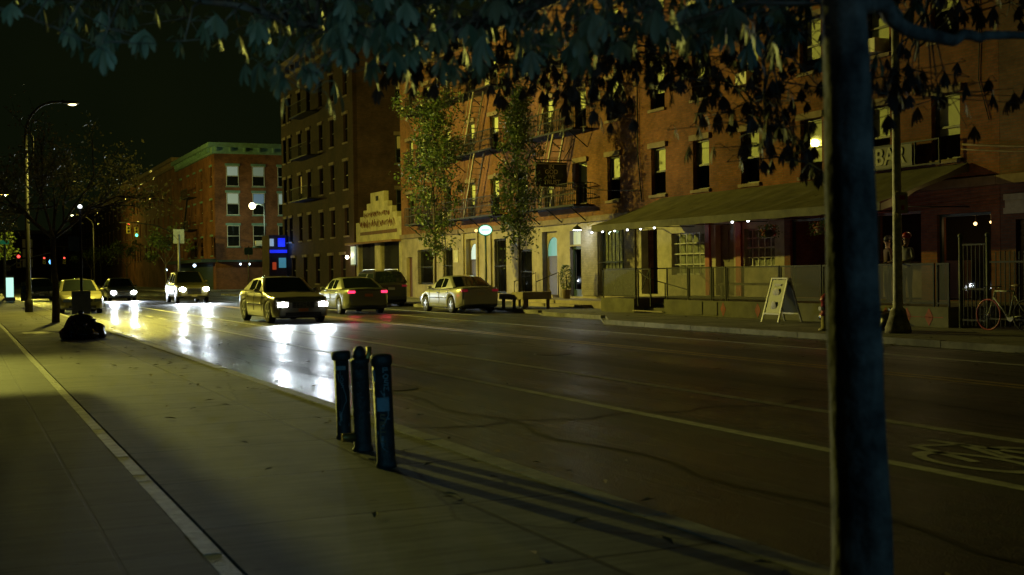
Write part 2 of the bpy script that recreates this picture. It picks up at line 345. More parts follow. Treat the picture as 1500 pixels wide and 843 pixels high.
# far sidewalk with its build-out
edge = [(16.9, -60), (16.9, 26.0), (16.95, 30.6), (18.5, 33.6), (18.6, 38.0), (19.2, 39.6), (19.2, 98), (21, 103), (60, 103.2)]
fs = MB(); fs.prism([(x + .16, y) for x, y in edge[:-2]] + [(21, 102.8), (60, 103.0), (60, -60)], -.05, SW); fs.prism([(60, 122), (22, 122), (19.4, 125), (19.4, 420), (60, 420)], -.05, SW)
structure(fs.build('far_sidewalk', M['walk2']))
fk = MB()
for (a, b) in zip(edge[:-1], edge[1:]):
    d = V((b[0] - a[0], b[1] - a[1], 0)); n = max(1, int(d.length / 1.8))
    if d.length > 60 and a[1] < 0: n = 40
    for i in range(n):
        p = V((a[0], a[1], 0)) + d * (i / n); q = V((a[0], a[1], 0)) + d * ((i + .992) / n); nn = V((d.y, -d.x, 0)).normalized() * .15
        lo = SW + random.uniform(-.004, .006)
        if 31 < (p.y + q.y) / 2 < 33.2 or 38.5 < (p.y + q.y) / 2 < 39.4: lo = .05
        fk.prism([(p.x, p.y), (p.x + nn.x, p.y + nn.y), (q.x + nn.x, q.y + nn.y), (q.x, q.y)], -.05, lo)
structure(fk.build('far_kerb', surf('worn_kerb', (.24, .23, .20), .7, scale=1.2, var=.6, bump=.2)))
# markings
mk = MB()
def stripe(x, y0, y1, w, gap=None):
    mk.box(x - w / 2, x + w / 2, y0, y1, .002, .005)
stripe(6.68, -20, 37, .13); 
y = 38
while y < 98: stripe(6.8, y, y + 1.7, .13); y += 3.4
stripe(8.45, -20, 98, .15)
stripe(14.9, -20, 98, .11); stripe(17.05, 40, 98, .11)
for yy in range(100, 103, 3): mk.box(4.5, 18.6, yy, yy + .4, .002, .005)
for xx in [4.6 + .95 * i for i in range(15)]: mk.box(xx, xx + .42, 104.5, 107.5, .002, .005)
# bike lane symbol: two wheels, frame and rider strokes
def ring(cx, cy, rx, ry, w):
    n = 28; vs = []
    for k in range(n):
        a = 2 * pi * k / n; vs += [(cx + rx * cos(a), cy + ry * sin(a), .005), (cx + (rx - w) * cos(a), cy + (ry - w * ry / rx) * sin(a), .005)]
    mk.add(vs, [(2 * k, 2 * k + 1, (2 * k + 3) % (2 * n), (2 * k + 2) % (2 * n)) for k in range(n)])
def stroke(p, q, w=.09):
    p = V((p[0], p[1], .005)); q = V((q[0], q[1], .005)); d = (q - p).normalized(); n = V((d.y, -d.x, 0)) * w / 2
    mk.add([p + n, p - n, q - n, q + n], [(0, 1, 2, 3)])
for (yy) in (7.1,):
    ring(7.25, yy, .30, .62, .07); ring(7.95, yy - .1, .30, .62, .07)
    for a, b in (((7.25, yy), (7.45, yy + .9)), ((7.45, yy + .9), (7.85, yy + .75)), ((7.85, yy + .75), (7.6, yy)), ((7.95, yy - .1), (7.82, yy + 1.1))): stroke(a, b)
structure(mk.build('road_marking', M['paint'], recalc=False))
ym = MB()
for x in (12.12, 12.38): ym.box(x - .055, x + .055, -20, 98, .002, .005)
structure(ym.build('road_marking', M['ypaint']))
# patches, covers
structure(MB().box(9.2, 11.3, 24, 31, .001, .003).build('road', surf('newer_asphalt', (.035, .035, .035), .5, scale=3, bump=.3)))
tag(MB().box(1.5, 2.3, 33.3, 34.6, SW, SW + .004).build('cellar_grate', surf('rusty_grate', (.06, .05, .035), .6, scale=8)), 'dark rusty rectangular grate set in the near pavement beyond the rubbish bags', 'grate')
mh = MB().lathe((10.1, 20.2, .001), [(.36, 0), (.36, .004), (.3, .004), (.29, .002)], 24)
tag(mh.build('manhole_cover', surf('cast_iron_cover', (.05, .05, .05), .45, metal=.5, scale=20, bump=.5)), 'round iron manhole cover in the middle lane of the wet road', 'manhole cover')
mh = MB().lathe((5.3, 15.4, .001), [(.33, 0), (.33, .004), (.28, .004), (.27, .002)], 24)
tag(mh.build('manhole_cover', surf('cast_iron_cover_b', (.05, .05, .05), .45, metal=.5, scale=20, bump=.5)), 'round iron manhole cover in the near parking lane just beyond the bollards', 'manhole cover')
ts_ = MB()
for (x0_, ya_, yb_) in ((9.9, -5, 48), (5.1, 2, 36), (13.4, 5, 60)):
    pts_ = [(x0_ + .12 * sin(k * 1.3 + x0_) + random.uniform(-.03, .03), ya_ + (yb_ - ya_) * k / 60) for k in range(61)]
    for p_, q_ in zip(pts_[:-1], pts_[1:]): ts_.add([(p_[0] - .025, p_[1], .004), (p_[0] + .025, p_[1], .004), (q_[0] + .025, q_[1], .004), (q_[0] - .025, q_[1], .004)], [(0, 1, 2, 3)])
for (y0_, xa_, xb_) in ((11.3, 3.8, 9.0), (19.0, 6.5, 16.5), (33.0, 4.0, 12.0)):
    pts_ = [(xa_ + (xb_ - xa_) * k / 30, y0_ + .1 * sin(k * .9) + random.uniform(-.05, .05)) for k in range(31)]
    for p_, q_ in zip(pts_[:-1], pts_[1:]): ts_.add([(p_[0], p_[1] - .03, .0045), (p_[0], p_[1] + .03, .0045), (q_[0], q_[1] + .03, .0045), (q_[0], q_[1] - .03, .0045)], [(0, 1, 2, 3)])
structure(ts_.build('road', surf('tar_seam', (.008, .008, .008), .5, scale=3, var=.3), recalc=False))
# fallen leaves
fl = MB()
def flat_leaf(mb, c, s, a, tilt=.2):
    d = V((cos(a), sin(a), random.uniform(-tilt, tilt))); n = V((-sin(a), cos(a), random.uniform(-tilt, tilt))); c = V(c)
    mb.add([c - d * s, c + n * s * .42 + V((0, 0, s * .15)), c + d * s, c - n * s * .42 + V((0, 0, s * .1))], [(0, 1, 2, 3)])
for i in range(760):
    k = random.random()
    if k < .3: p = (KN + abs(random.gauss(.08, .3)), random.uniform(4, 60), .012)
    elif k < .5: p = (16.9 - abs(random.gauss(0, .35)), random.uniform(10, 33), .012)
    elif k < .62: p = (random.uniform(4, 16), random.uniform(8, 50), .012)
    elif k < .86: p = (random.gauss(3.0, .6), random.uniform(4, 50), SW + .02)
    else: p = (random.uniform(17.3, 20.4), random.uniform(16, 60), SW + .015)
    if p[0] > KN - .02 and p[0] < KN + .02: continue
    if p[0] < KN: p = (p[0], p[1], SW + .02)
    flat_leaf(fl, p, random.uniform(.03, .07), random.uniform(0, 6.3))
tag(fl.build('fallen_leaves', surf('dead_leaf', (.16, .11, .05), .7, scale=2, var=.5), recalc=False), 'dry fallen leaves scattered on the pavement and along the gutters', 'leaves', kind='stuff')

# ------------------------------------------------------------------ buildings
def wall_with_holes(mb, y0, y1, z0, z1, holes, x0, x1, mi=0):
    """front wall slab between x0 and x1, rectangular holes (ya,yb,za,zb)"""
    ys = sorted(set([y0, y1] + [h[0] for h in holes] + [h[1] for h in holes])); zs = sorted(set([z0, z1] + [h[2] for h in holes] + [h[3] for h in holes]))
    ys = [y for y in ys if y0 <= y <= y1]; zs = [z for z in zs if z0 <= z <= z1]
    ins = lambda a, b: any(h[0] <= a <= h[1] and h[2] <= b <= h[3] for h in holes)
    ny, nz = len(ys) - 1, len(zs) - 1
    solid = [[not ins((ys[i] + ys[i + 1]) / 2, (zs[j] + zs[j + 1]) / 2) for j in range(nz)] for i in range(ny)]
    for i in range(ny):
        for j in range(nz):
            if not solid[i][j]: continue
            a, b, c, d = ys[i], ys[i + 1], zs[j], zs[j + 1]
            mb.add([(x0, a, c), (x0, b, c), (x0, b, d), (x0, a, d)], [(0, 3, 2, 1)], mi)
            mb.add([(x1, a, c), (x1, b, c), (x1, b, d), (x1, a, d)], [(0, 1, 2, 3)], mi)
            if i == 0 or not solid[i - 1][j]: mb.add([(x0, a, c), (x1, a, c), (x1, a, d), (x0, a, d)], [(0, 1, 2, 3)], mi)
            if i == ny - 1 or not solid[i + 1][j]: mb.add([(x0, b, c), (x1, b, c), (x1, b, d), (x0, b, d)], [(3, 2, 1, 0)], mi)
            if j == 0 or not solid[i][j - 1]: mb.add([(x0, a, c), (x1, a, c), (x1, b, c), (x0, b, c)], [(3, 2, 1, 0)], mi)
            if j == nz - 1 or not solid[i][j + 1]: mb.add([(x0, a, d), (x1, a, d), (x1, b, d), (x0, b, d)], [(0, 1, 2, 3)], mi)

def window(parent, ya, yb, za, zb, x=W, style='blind', frame='frame', blindfrac=None, bars=False, surround=None):
    """sash window set in the wall opening: frame > pane, blind"""
    xr = x + .16; t = .06
    f = MB()
    f.box(xr, xr + .08, ya, ya + t, za, zb); f.box(xr, xr + .08, yb - t, yb, za, zb)
    f.box(xr, xr + .08, ya + t, yb - t, za, za + t); f.box(xr, xr + .08, ya + t, yb - t, zb - t, zb)
    zm = (za + zb) / 2; f.box(xr + .005, xr + .075, ya + t, yb - t, zm - .03, zm + .03)
    w = f.build('window', M[frame], parent)
    MB().box(xr + .035, xr + .045, ya + t, yb - t, za + t, zb - t).build('pane', M['glass'], w)
    if surround:
        MB().box(x - .10, x + .02, ya - .12, yb + .12, zb, zb + .20).build('lintel', M[surround], w)
        MB().box(x - .09, x + .02, ya - .08, yb + .08, za - .11, za).build('sill', M[surround], w)
    bf = random.choice([.5, .5, .52, .75, .9, .62]) if blindfrac is None else blindfrac
    if style == 'blind':
        MB().box(xr + .09, xr + .10, ya + t, yb - t, zb - (zb - za) * bf, zb - t).build('blind', M['blind'], w)
    elif style == 'curtain':
        b = MB(); n = 7
        for k in range(n): b.box(xr + .09 + .012 * (k % 2), xr + .11 + .012 * (k % 2), ya + (yb - ya) * k / n, ya + (yb - ya) * (k + .7) / n, za + t, zb - t)
        b.build('curtain', M['curtain'], w)
    if bars:
        b = MB(); n = max(3, int((yb - ya) / .12))
        for k in range(n + 1): yy = ya + .03 + (yb - ya - .06) * k / n; b.tube([(x - .03, yy, za + .02), (x - .03, yy, zb - .02)], .009, 5)
        for zz in (za + .1, zb - .1, zm): b.box(x - .045, x - .015, ya, yb, zz - .012, zz + .012)
        b.build('security_bars', M['iron'], w)
    return w

def trim(mb, ya, yb, za, zb, x=W):
    mb.box(x - .10, x + .02, ya - .12, yb + .12, zb, zb + .20)      # lintel
    mb.box(x - .09, x + .02, ya - .08, yb + .08, za - .11, za)       # sill

FL = [(4.42, 6.2), (7.68, 9.32), (10.72, 12.2)]
def rowhouse(name, label, y0, y1, wins, brickm, ground, floors=FL, top=14.2, skipwin=(), trimm='brown', depth=12, wstyle=None, cornice=True):
    b = thing(name, label, 'building', (W, (y0 + y1) / 2, 0), group=None)
    root = b; off = V((-W, -(y0 + y1) / 2, 0))
    hs = [(yc - .52, yc + .52, za, zb) for yc in wins for (za, zb) in floors]
    m = MB(); wall_with_holes(m, y0 + .004, y1 - .004, 3.86, top, hs, W, W + .32)
    m.box(W + .32, W + depth, y0 + .004, y0 + .3, SW, top); m.box(W + .32, W + depth, y1 - .3, y1 - .004, SW, top); m.box(W + .32, W + depth, y0 + .3, y1 - .3, top - .3, top)
    m.box(W + depth, W + depth + .3, y0 + .004, y1 - .004, SW, top)
    wl = m.build('wall', M[brickm], root); put(wl, off)
    for k, h in enumerate(hs):
        stl = random.choices(['blind', 'curtain', 'none'], [.72, .1, .18])[0] if wstyle is None else wstyle[k % len(wstyle)]
        w = window(root, *h, style=stl, surround=trimm); put(w, off)
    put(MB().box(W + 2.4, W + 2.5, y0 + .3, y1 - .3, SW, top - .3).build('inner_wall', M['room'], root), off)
    if cornice:
        c = MB().box(W - .5, W - .003, y0 + .01, y1 - .01, top - .35, top + .1).box(W - .25, W - .003, y0 + .01, y1 - .01, top - .9, top - .35)
        y = y0 + .4
        while y < y1 - .3: c.box(W - .42, W - .252, y, y + .14, top - .85, top - .352); y += .95
        put(c.build('cornice', M[trimm], root), off)
    for (zf, za_, zb_) in ((3.62, 0, 0),):
        put(MB().box(W - .14, W + .3, y0 + .006, y1 - .006, 3.62, 3.855).build('belt_course', M['brown'], root), off)
    if ground: ground(root, off, y0, y1)
    return root
def put(o, off): o.location = V(o.location) + off; return o

def ground_wall(root, off, y0, y1, holes, mat, z0=SW):
    m = MB(); wall_with_holes(m, y0 + .006, y1 - .006, z0, 3.618, holes, W + .003, W + .33); put(m.build('ground_floor_wall', M[mat], root), off)
def arched_door(root, off, ya, yb, z0, zt, lit=None, lm=None):
    d = MB(); xr = W + .22; ym_ = (ya + yb) / 2; r = (yb - ya) / 2 - .12
    zs = zt - .25 - r
    d.box(xr, xr + .08, ya + .1, yb - .1, z0, zs - .3); d.box(xr - .02, xr + .1, ya, ya + .1, z0, zt); d.box(xr - .02, xr + .1, yb - .1, yb, z0, zt)
    for (zl, zh) in ((z0 + .2, z0 + .9), (z0 + 1.05, z0 + 1.75)): d.box(xr - .025, xr - .002, ya + .25, yb - .25, zl, zh)
    dd = d.build('door', surf('dark_door_wood', (.07, .05, .035), .5), root); put(dd, off)
    # spandrel with arch opening
    n = 12; poly = [(ya + .1, zs - .3), (ya + .1, zt), (yb - .1, zt), (yb - .1, zs - .3), (ym_ + r, zs - .3)] + [(ym_ + r * cos(a), zs + r * sin(a)) for a in [pi * k / n for k in range(n + 1)]] + [(ym_ - r, zs - .3)]
    MB().slab(poly, 'x', xr, xr + .06).build('arch_surround', M['stone'], dd)
    tr = [(ym_ - r + .01, zs - .28)] + [(ym_ - (r - .01) * cos(a), zs + (r - .01) * sin(a)) for a in [pi * k / n for k in range(n + 1)]] + [(ym_ + r - .01, zs - .28)]
    MB().slab(tr, 'x', xr + .03, xr + .04).build('transom', lm or M['cglass'], dd)
    MB().tube([(xr - .06, ya + .28, z0 + 1.0), (xr - .06, ya + .28, z0 + 1.2)], .015, 6).build('handle', M['chrome'], dd)
    s = MB().box(W - .3, W + .2, ya - .1, yb + .1, SW, z0)
    put(s.build('door_step', M['stone'], root), off)
    return dd

L_white = glow('cool_lamp_glass', (.75, .95, 1.0), 3.0)
L_cyan = glow('cyan_lit_glass', (.22, .6, .8), .28)

def g_B1b(root, off, y0, y1):
    holes = [(67.0, 68.0, .16, 2.5), (63.6, 66.0, .9, 2.9), (60.6, 62.0, 1.0, 2.9)]
    ground_wall(root, off, y0, y1, holes, 'stone')
    d = MB().box(W + .2, W + .28, 67.0, 68.0, .16, 2.5); put(d.build('door', surf('brown_door', (.12, .05, .03), .5), root), off)
    for h in holes[1:]: put(window(root, *h, style='none', bars=True), off)
    put(MB().box(W - .03, W + .003, 59.75, 60.4, 2.1, 2.75).build('wall_plaque', surf('pale_plaque', (.6, .55, .35), .6), root), off)
def g_B1a(root, off, y0, y1):
    holes = [(57.4, 58.7, .4, 3.3), (53.6, 55.0, .5, 3.2), (50.7, 52.2, .5, 2.6)]
    ground_wall(root, off, y0, y1, holes, 'stone')
    arched_door(root, off, 57.4, 58.7, .4, 3.3, lm=glow('lit_transom_white', (.7, .9, 1.0), .55))
    for h in holes[1:]: put(window(root, *h, style='none', bars=True), off)
    q = MB()
    for yy in (57.1, 59.0, 56.1, 55.4): q.box(W - .08, W, yy - .1, yy + .1, SW, 3.6)
    put(q.build('pilaster', M['stone'], root), off)
def g_B2(root, off, y0, y1):
    holes = [(48.1, 49.6, .5, 3.35), (45.75, 46.85, .45, 2.62), (45.75, 46.85, 2.7, 3.3), (42.1, 44.2, .5, 3.3)]
    ground_wall(root, off, y0, y1, holes, 'stone')
    arched_door(root, off, 48.1, 49.6, .5, 3.35, lm=L_cyan)
    # shop door with green frame, lit blind above
    f = MB().box(W + .15, W + .22, 45.75, 45.87, .45, 2.62).box(W + .15, W + .22, 46.73, 46.85, .45, 2.62).box(W + .15, W + .22, 45.87, 46.73, .45, .75).box(W + .15, W + .22, 45.87, 46.73, 2.5, 2.62)
    dd = put(f.build('shop_door', M['irong'], root), off)
    MB().box(W + .18, W + .19, 45.87, 46.73, .75, 2.5).build('pane', M['glass'], dd)
    b = MB()
    for k in range(6): b.box(W + .15 + .01 * (k % 2), W + .19, 45.75 + 1.1 * k / 6, 45.75 + 1.1 * (k + .9) / 6, 2.7, 3.3)
    put(b.build('transom_blind', glow('lit_white_slats', (.8, .9, .75), .22), root), off)
    w = put(window(root, 42.1, 44.2, .5, 3.3, style='curtain', frame='irong', bars=True), off)
    put(MB().box(W - .06, W + .002, 44.25, 45.7, .5, 3.3).build('brick_pier', brick('pale_pier_brick', (.42, .36, .26), (.34, .29, .2), (.3, .27, .2)), root), off)
    put(MB().box(W - .06, W + .002, 41.2, 42.05, .5, 3.3).build('brick_pier', bpy.data.materials['pale_pier_brick'], root), off)
    for yy in (50.1, 47.8): put(MB().tube([(W - 1.2, yy, .2), (W - 1.2, yy, 1.1), (W - .1, yy, 1.5), (W - .1, yy, .5)], .022, 6).build('stair_rail', M['iron'], root), off)
    put(MB().box(W - 1.3, W - .32, 48.0, 50.0, SW, .34).build('door_step', M['stone'], root), off)
def g_B3(root, off, y0, y1):
    holes = [(39.6, 40.8, .62, 3.1), (36.4, 38.6, .0 + 1.35, 2.9), (34.6, 35.7, .62, 3.1), (32.3, 34.0, 1.6, 2.9)]
    ground_wall(root, off, y0, y1, holes, 'ystucco')
    put(MB().box(W + .5, W + .55, 39.6, 40.8, .62, 3.1).build('doorway_curtain', surf('blue_black_cloth', (.012, .016, .03), .8), root), off)
    put(MB().box(W - .07, W, 36.0, 36.25, .62, 3.2).build('red_pilaster', M['redpil'], root), off)
    put(MB().box(W - .07, W, 34.1, 34.4, .62, 3.2).build('red_pilaster', M['redpil'], root), off)
    for h in (holes[1], holes[3]):
        w = put(window(root, *h, style='none', frame='wframe'), off)
        g = MB(); a, b, c, d = h
        for k in range(1, 5): g.box(W + .10, W + .13, a + (b - a) * k / 5 - .02, a + (b - a) * k / 5 + .02, c, d)
        for k in range(1, 4): g.box(W + .10, W + .13, a, b, c + (d - c) * k / 4 - .02, c + (d - c) * k / 4 + .02)
        g.build('glazing_bars', M['wframe'], w)
        MB().box(W + .26, W + .27, a, b, c, d).build('lace_curtain', M['curtain'], w)
    d = MB().box(W + .22, W + .28, 34.6, 35.7, .62, 3.1); 
    for (zl, zh) in ((.8, 1.6), (1.8, 2.9)): d.box(W + .2, W + .218, 34.75, 35.1, zl, zh).box(W + .2, W + .218, 35.2, 35.55, zl, zh)
    put(d.build('door', surf('olive_door', (.16, .14, .07), .6), root), off)
def g_B4(root, off, y0, y1):
    holes = [(28.0, 31.5, .62, 3.1), (25.7, 27.6, .62, 3.1), (23.2, 25.1, .62, 2.95)]
    m = MB(); wall_with_holes(m, y0 + .006, y1 - .006, SW, 3.618, holes, W + .003, W + .33); put(m.build('ground_floor_wall', M['brickB'], root), off)
    f = MB()
    for (a, b, c, d) in holes:
        f.box(W + .1, W + .18, a, a + .08, c, d).box(W + .1, W + .18, b - .08, b, c, d).box(W + .1, W + .18, a + .08, b - .08, d - .08, d)
    fr = put(f.build('shopfront_frame', M['irong'], root), off)
    for (a, b, c, d) in holes[2:]: MB().box(W + .13, W + .14, a + .08, b - .08, c, d - .08).build('pane', M['glass'], fr)
    p = MB().tube([(W + 1.2, 24.9, 3.4), (W + 1.2, 24.9, 2.78)], .012, 5).tube([(W + 1.2, 24.35, 3.4), (W + 1.2, 24.35, 2.8)], .012, 5)
    pp = put(p.build('pendant_cord', M['iron'], root), off)
    MB().ball((W + 1.2, 24.9, 2.7), .05).ball((W + 1.2, 24.35, 2.72), .035).build('pendant_bulb', glow('warm_bulb', (1, .62, .25), 4), pp)
    put(MB().box(W + 1.5, W + 1.95, 25.8, 31.3, .62, 1.7).build('bar_counter', M['brown'], root), off)
def g_B5(root, off, y0, y1):
    holes = [(20.1, 22.4, SW, 2.7)]
    m = MB(); wall_with_holes(m, y0 + .006, y1 - .006, SW, 3.618, holes, W + .003, W + .33); put(m.build('ground_floor_wall', M['brickC'], root), off)
    s = MB(); z = SW
    while z < 2.68: s.box(W + .12 + (.012 if int(z / .09) % 2 else 0), W + .17, 20.1, 22.4, z, z + .085); z += .09
    put(s.build('roller_shutter', M['brickC'] if 0 else surf('brown_shutter', (.10, .075, .045), .6, metal=.2), root), off)
    put(MB().box(W - .1, W - .003, 19.3, 22.7, 2.85, 3.0).box(W - .1, W - .003, 19.3, 22.7, 3.2, 3.35).box(W - .04, W - .003, 19.3, 22.7, 3.0, 3.2).build('sign_board', surf('pale_sign_rail', (.4, .36, .22), .6), root), off)

wb = ['blind', 'blind', 'none', 'blind', 'curtain', 'blind', 'blind', 'none', 'blind']
B1b = rowhouse('brick_rowhouse', 'orange brick rowhouse ending the brick row, beside the stepped gable shop', 59.5, 68.8, [67.1, 64.3, 61.2], 'brickA', g_B1b, wstyle=['none', 'blind', 'none', 'blind'])
B1a = rowhouse('brick_rowhouse', 'orange brick rowhouse with a fire escape, directly behind the oval lit sign', 50.2, 59.5, [57.85, 54.85, 51.6], 'brickA', g_B1a, wstyle=['blind'])
B2 = rowhouse('brick_rowhouse', 'narrow brick rowhouse with the black blade sign and a lit barred shop window', 41.0, 50.2, [48.8, 45.7, 42.9], 'brickA', g_B2, wstyle=['blind'])
B3 = rowhouse('brick_rowhouse', 'red brick rowhouse above the cream walled left half of the bar', 31.8, 41.0, [39.45, 36.55, 33.6], 'brickB', g_B3, wstyle=['blind'])
B4 = rowhouse('brick_rowhouse', 'red brick rowhouse behind the lamp post, with an open dark bar front', 22.9, 31.8, [30.4, 27.4, 24.75], 'brickB', g_B4, wstyle=['blind', 'blind', 'none'])
B5 = rowhouse('brick_rowhouse', 'brown brick rowhouse at the right edge, behind the iron fence and bicycle', 8.0, 22.9, [20.9, 17.9, 14.9, 11.9], 'brickC', g_B5)

# drain pipe and cables on the fronts
def part(parent, mb, name, mat, off=None):
    o = mb.build(name, mat, parent); 
    if off is None: off = -V(parent.location)
    o.location = V(o.location) + off; return o
part(B3, MB().tube([(W - .06, 40.85, 12), (W - .06, 40.85, 6), (W - .07, 40.7, 4.9), (W - .05, 40.6, 4.2)], .025, 6), 'drain_pipe', M['iron'])
part(B4, MB().tube([(W - .02, 23.6, 12), (W - .03, 23.5, 7.5), (W - .03, 23.55, 6.4), (W - .03, 23.2, 5.3)], .015, 5), 'wall_cable', M['iron'])
cb = MB(); pts = [(W - .12, 41.2 - t * 19.4, 4.9 - .35 * sin(pi * t) + .1 * t) for t in [k / 20 for k in range(21)]]
tag(MB().tube([(W - .2, 49.4 - 9 * t, 6.05 - 1.4 * t - .3 * sin(pi * t)) for t in [k / 10 for k in range(11)]], .014, 5).build('overhead_cable', M['iron']), 'thin black cable slanting down the brick front from the black blade sign', 'cable')
tag(MB().tube([(W - .15, 24 - 6 * t, 4.75 - .5 * t - .1 * sin(pi * t)) for t in [k / 10 for k in range(11)]], .03, 5).tube([(W - .2, 24 - 6 * t, 4.62 - .5 * t - .1 * sin(pi * t)) for t in [k / 10 for k in range(11)]], .02, 5).build('overhead_cable', M['brown']), 'pair of thick cables sagging along the brown brick front at the right edge', 'cable')

# shop sign frame with BAR letters above the awning
bs = thing('bar_sign', 'dark framed board reading BAR on the brick front above the right of the awning', 'sign', (W - .35, 26.6, 4.3))
o = MB(); o.box(-.03, .03, -2.0, 1.3, .65, .69).box(-.03, .03, -2.0, 1.3, 0, .04)
for yy in (-2.0, -1.1, 1.27): o.box(-.03, .03, yy, yy + .03, .04, .65)
o.build('frame', M['iron'], bs)
MB().box(.0, .03, -.95, 1.27, .04, .65).build('panel', surf('black_sign_panel', (.03, .025, .02), .6), bs)
text_mesh('lettering', 'BAR', .66, surf('dull_letter_paint', (.24, .23, .15), .6), bs, Matrix.Translation((-.015, -.1, .34)) @ Matrix.Rotation(-pi / 2, 4, 'Z') @ Matrix.Rotation(pi / 2, 4, 'X'), .012, .012)
MB().bar((.03, -1.1, .3), (.34, -1.1, .3), .03).bar((.03, 1.2, .3), (.34, 1.2, .3), .03).build('bracket', M['iron'], bs)

# ------------------------------------------------------------------ fire escapes (parts of the houses)
def fire_escape(root, ya, yb, levels, stair_dir=-1, proj=.95, pale=True, drop=None):
    off = -V(root.location)
    for k, z in enumerate(levels):
        p = MB(); x0 = W - proj; x1 = W - .02
        p.box(x0, x0 + .05, ya, yb, z - .08, z); p.box(x1 - .05, x1, ya, yb, z - .08, z)
        p.box(x0, x1, ya, ya + .05, z - .081, z - .001); p.box(x0, x1, yb - .05, yb, z - .081, z - .001)
        n = int(proj / .11)
        for i in range(1, n): xx = x0 + proj * i / n; p.box(xx, xx + .035, ya + .05, yb - .05, z - .05, z - .02)
        for yy in (ya + .5, (ya + yb) / 2, yb - .5): p.bar((x0 + .05, yy, z - .08), (W - .02, yy, z - .75), .04)
        fe = part(root, p, 'fire_escape', M['iron'], off)
        r = MB()
        for (zz) in (z + .45, z + .9): r.box(x0, x0 + .025, ya, yb, zz - .022, zz + .022).box(x0 + .025, x1, ya, ya + .025, zz - .014, zz + .014).box(x0 + .025, x1, yb - .025, yb, zz - .014, zz + .014)
        n = int((yb - ya) / .15)
        for i in range(n + 1): yy = ya + .012 + (yb - ya - .03) * i / n; r.box(x0 + .005, x0 + .02, yy - .014, yy + .014, z, z + .9)
        for i in range(1, 6): xx = x0 + proj * i / 6; r.box(xx - .008, xx + .008, ya + .005, ya + .02, z, z + .9); r.box(xx - .008, xx + .008, yb - .02, yb - .005, z, z + .9)
        r.build('railing', M['iron'], fe)
    for k in range(len(levels) - 1):
        za, zb = levels[k], levels[k + 1]; mid = (ya + yb) / 2; run = 1.5
        s = MB(); a = mid + stair_dir * -run / 2 * 1.0; b = mid + stair_dir * run / 2
        for xx in (W - proj + .08, W - proj + .6): s.bar((xx, a, za), (xx, b, zb), .06, .10)
        n = 12
        for i in range(1, n): t = i / n; s.box(W - proj + .1, W - proj + .58, a + (b - a) * t - .07, a + (b - a) * t + .07, za + (zb - za) * t - .01, za + (zb - za) * t + .01)
        s.bar((W - proj + .06, a, za + .85), (W - proj + .06, b, zb + .85), .03)
        s.bar((W - proj + .06, a, za), (W - proj + .06, a, za + .85), .03)
        part(root, s, 'escape_stair', M['rustpale'] if pale and k < 2 else M['iron'], off)
    if drop:
        yy, z0, z1 = drop; s = MB()
        for q in (0, .42): s.box(W - proj - .05, W - proj - .015, yy + q, yy + q + .035, z0, z1)
        z = z0 + .2
        while z < z1: s.box(W - proj - .045, W - proj - .02, yy + .035, yy + .42, z, z + .025); z += .3
        part(root, s, 'drop_ladder', M['iron'], off)
fire_escape(B1b, 59.9, 65.6, [4.35, 7.55, 10.6], -1, pale=False)
fire_escape(B1a, 53.0, 59.1, [4.35, 7.55, 10.6], -1, drop=(59.15, 2.7, 7.6))
fire_escape(B2, 44.6, 50.0, [4.35, 7.55, 10.6], -1)

# AC units
def ac(root, y, z, mat='cream', w=.62):
    o = MB().box(W - .35, W + .16, y - w / 2, y + w / 2, z, z + .4)
    for k in range(7): o.box(W - .362, W - .35, y - w / 2 + .05, y + w / 2 - .05, z + .05 + .045 * k, z + .07 + .045 * k)
    return part(root, o, 'air_conditioner', M[mat])
ac(B3, 33.6, 7.72); ac(B1a, 54.85, 10.8); ac(B1b, 61.2, 4.46); ac(B2, 45.7, 10.8); ac(B4, 27.4, 7.72); ac(B3, 36.55, 10.8)

# hanging blade sign
sg = thing('blade_sign', 'black hanging blade sign reading IN GOD WE TRUST beside a fire escape', 'sign', (W, 46.6, 5.2))
MB().box(-1.75, -.25, -.05, .05, 0, 1.05).build('panel', surf('black_enamel', (.018, .02, .018), .5), sg)
MB().box(-1.72, -.28, -.062, -.05, .96, .985).box(-1.0, -.98, -.062, -.05, .9, .96).box(-1.72, -1.66, -.062, -.05, .08, .10).box(-.6, -.28, -.062, -.05, .06, .08).build('border', M['cream'], sg)
RX = Matrix.Rotation(pi / 2, 4, 'X')
for i, (t, s, z, xx) in enumerate((('IN', .26, .84, -1.0), ('GOD', .27, .63, -1.0), ('WE', .24, .42, -1.0), ('TRUST', .27, .19, -.98))):
    text_mesh('lettering', t, s, M['cream'], sg, Matrix.Translation((xx, -.056, z)) @ RX, .004, .004)
MB().bar((-1.8, 0, 1.15), (0, 0, 1.15), .04).bar((-.4, 0, 1.15), (0, 0, 1.75), .025).tube([(-1.5, 0, 1.05), (-1.5, 0, 1.15)], .02, 6).tube([(-.5, 0, 1.05), (-.5, 0, 1.15)], .02, 6).build('bracket', M['iron'], sg)

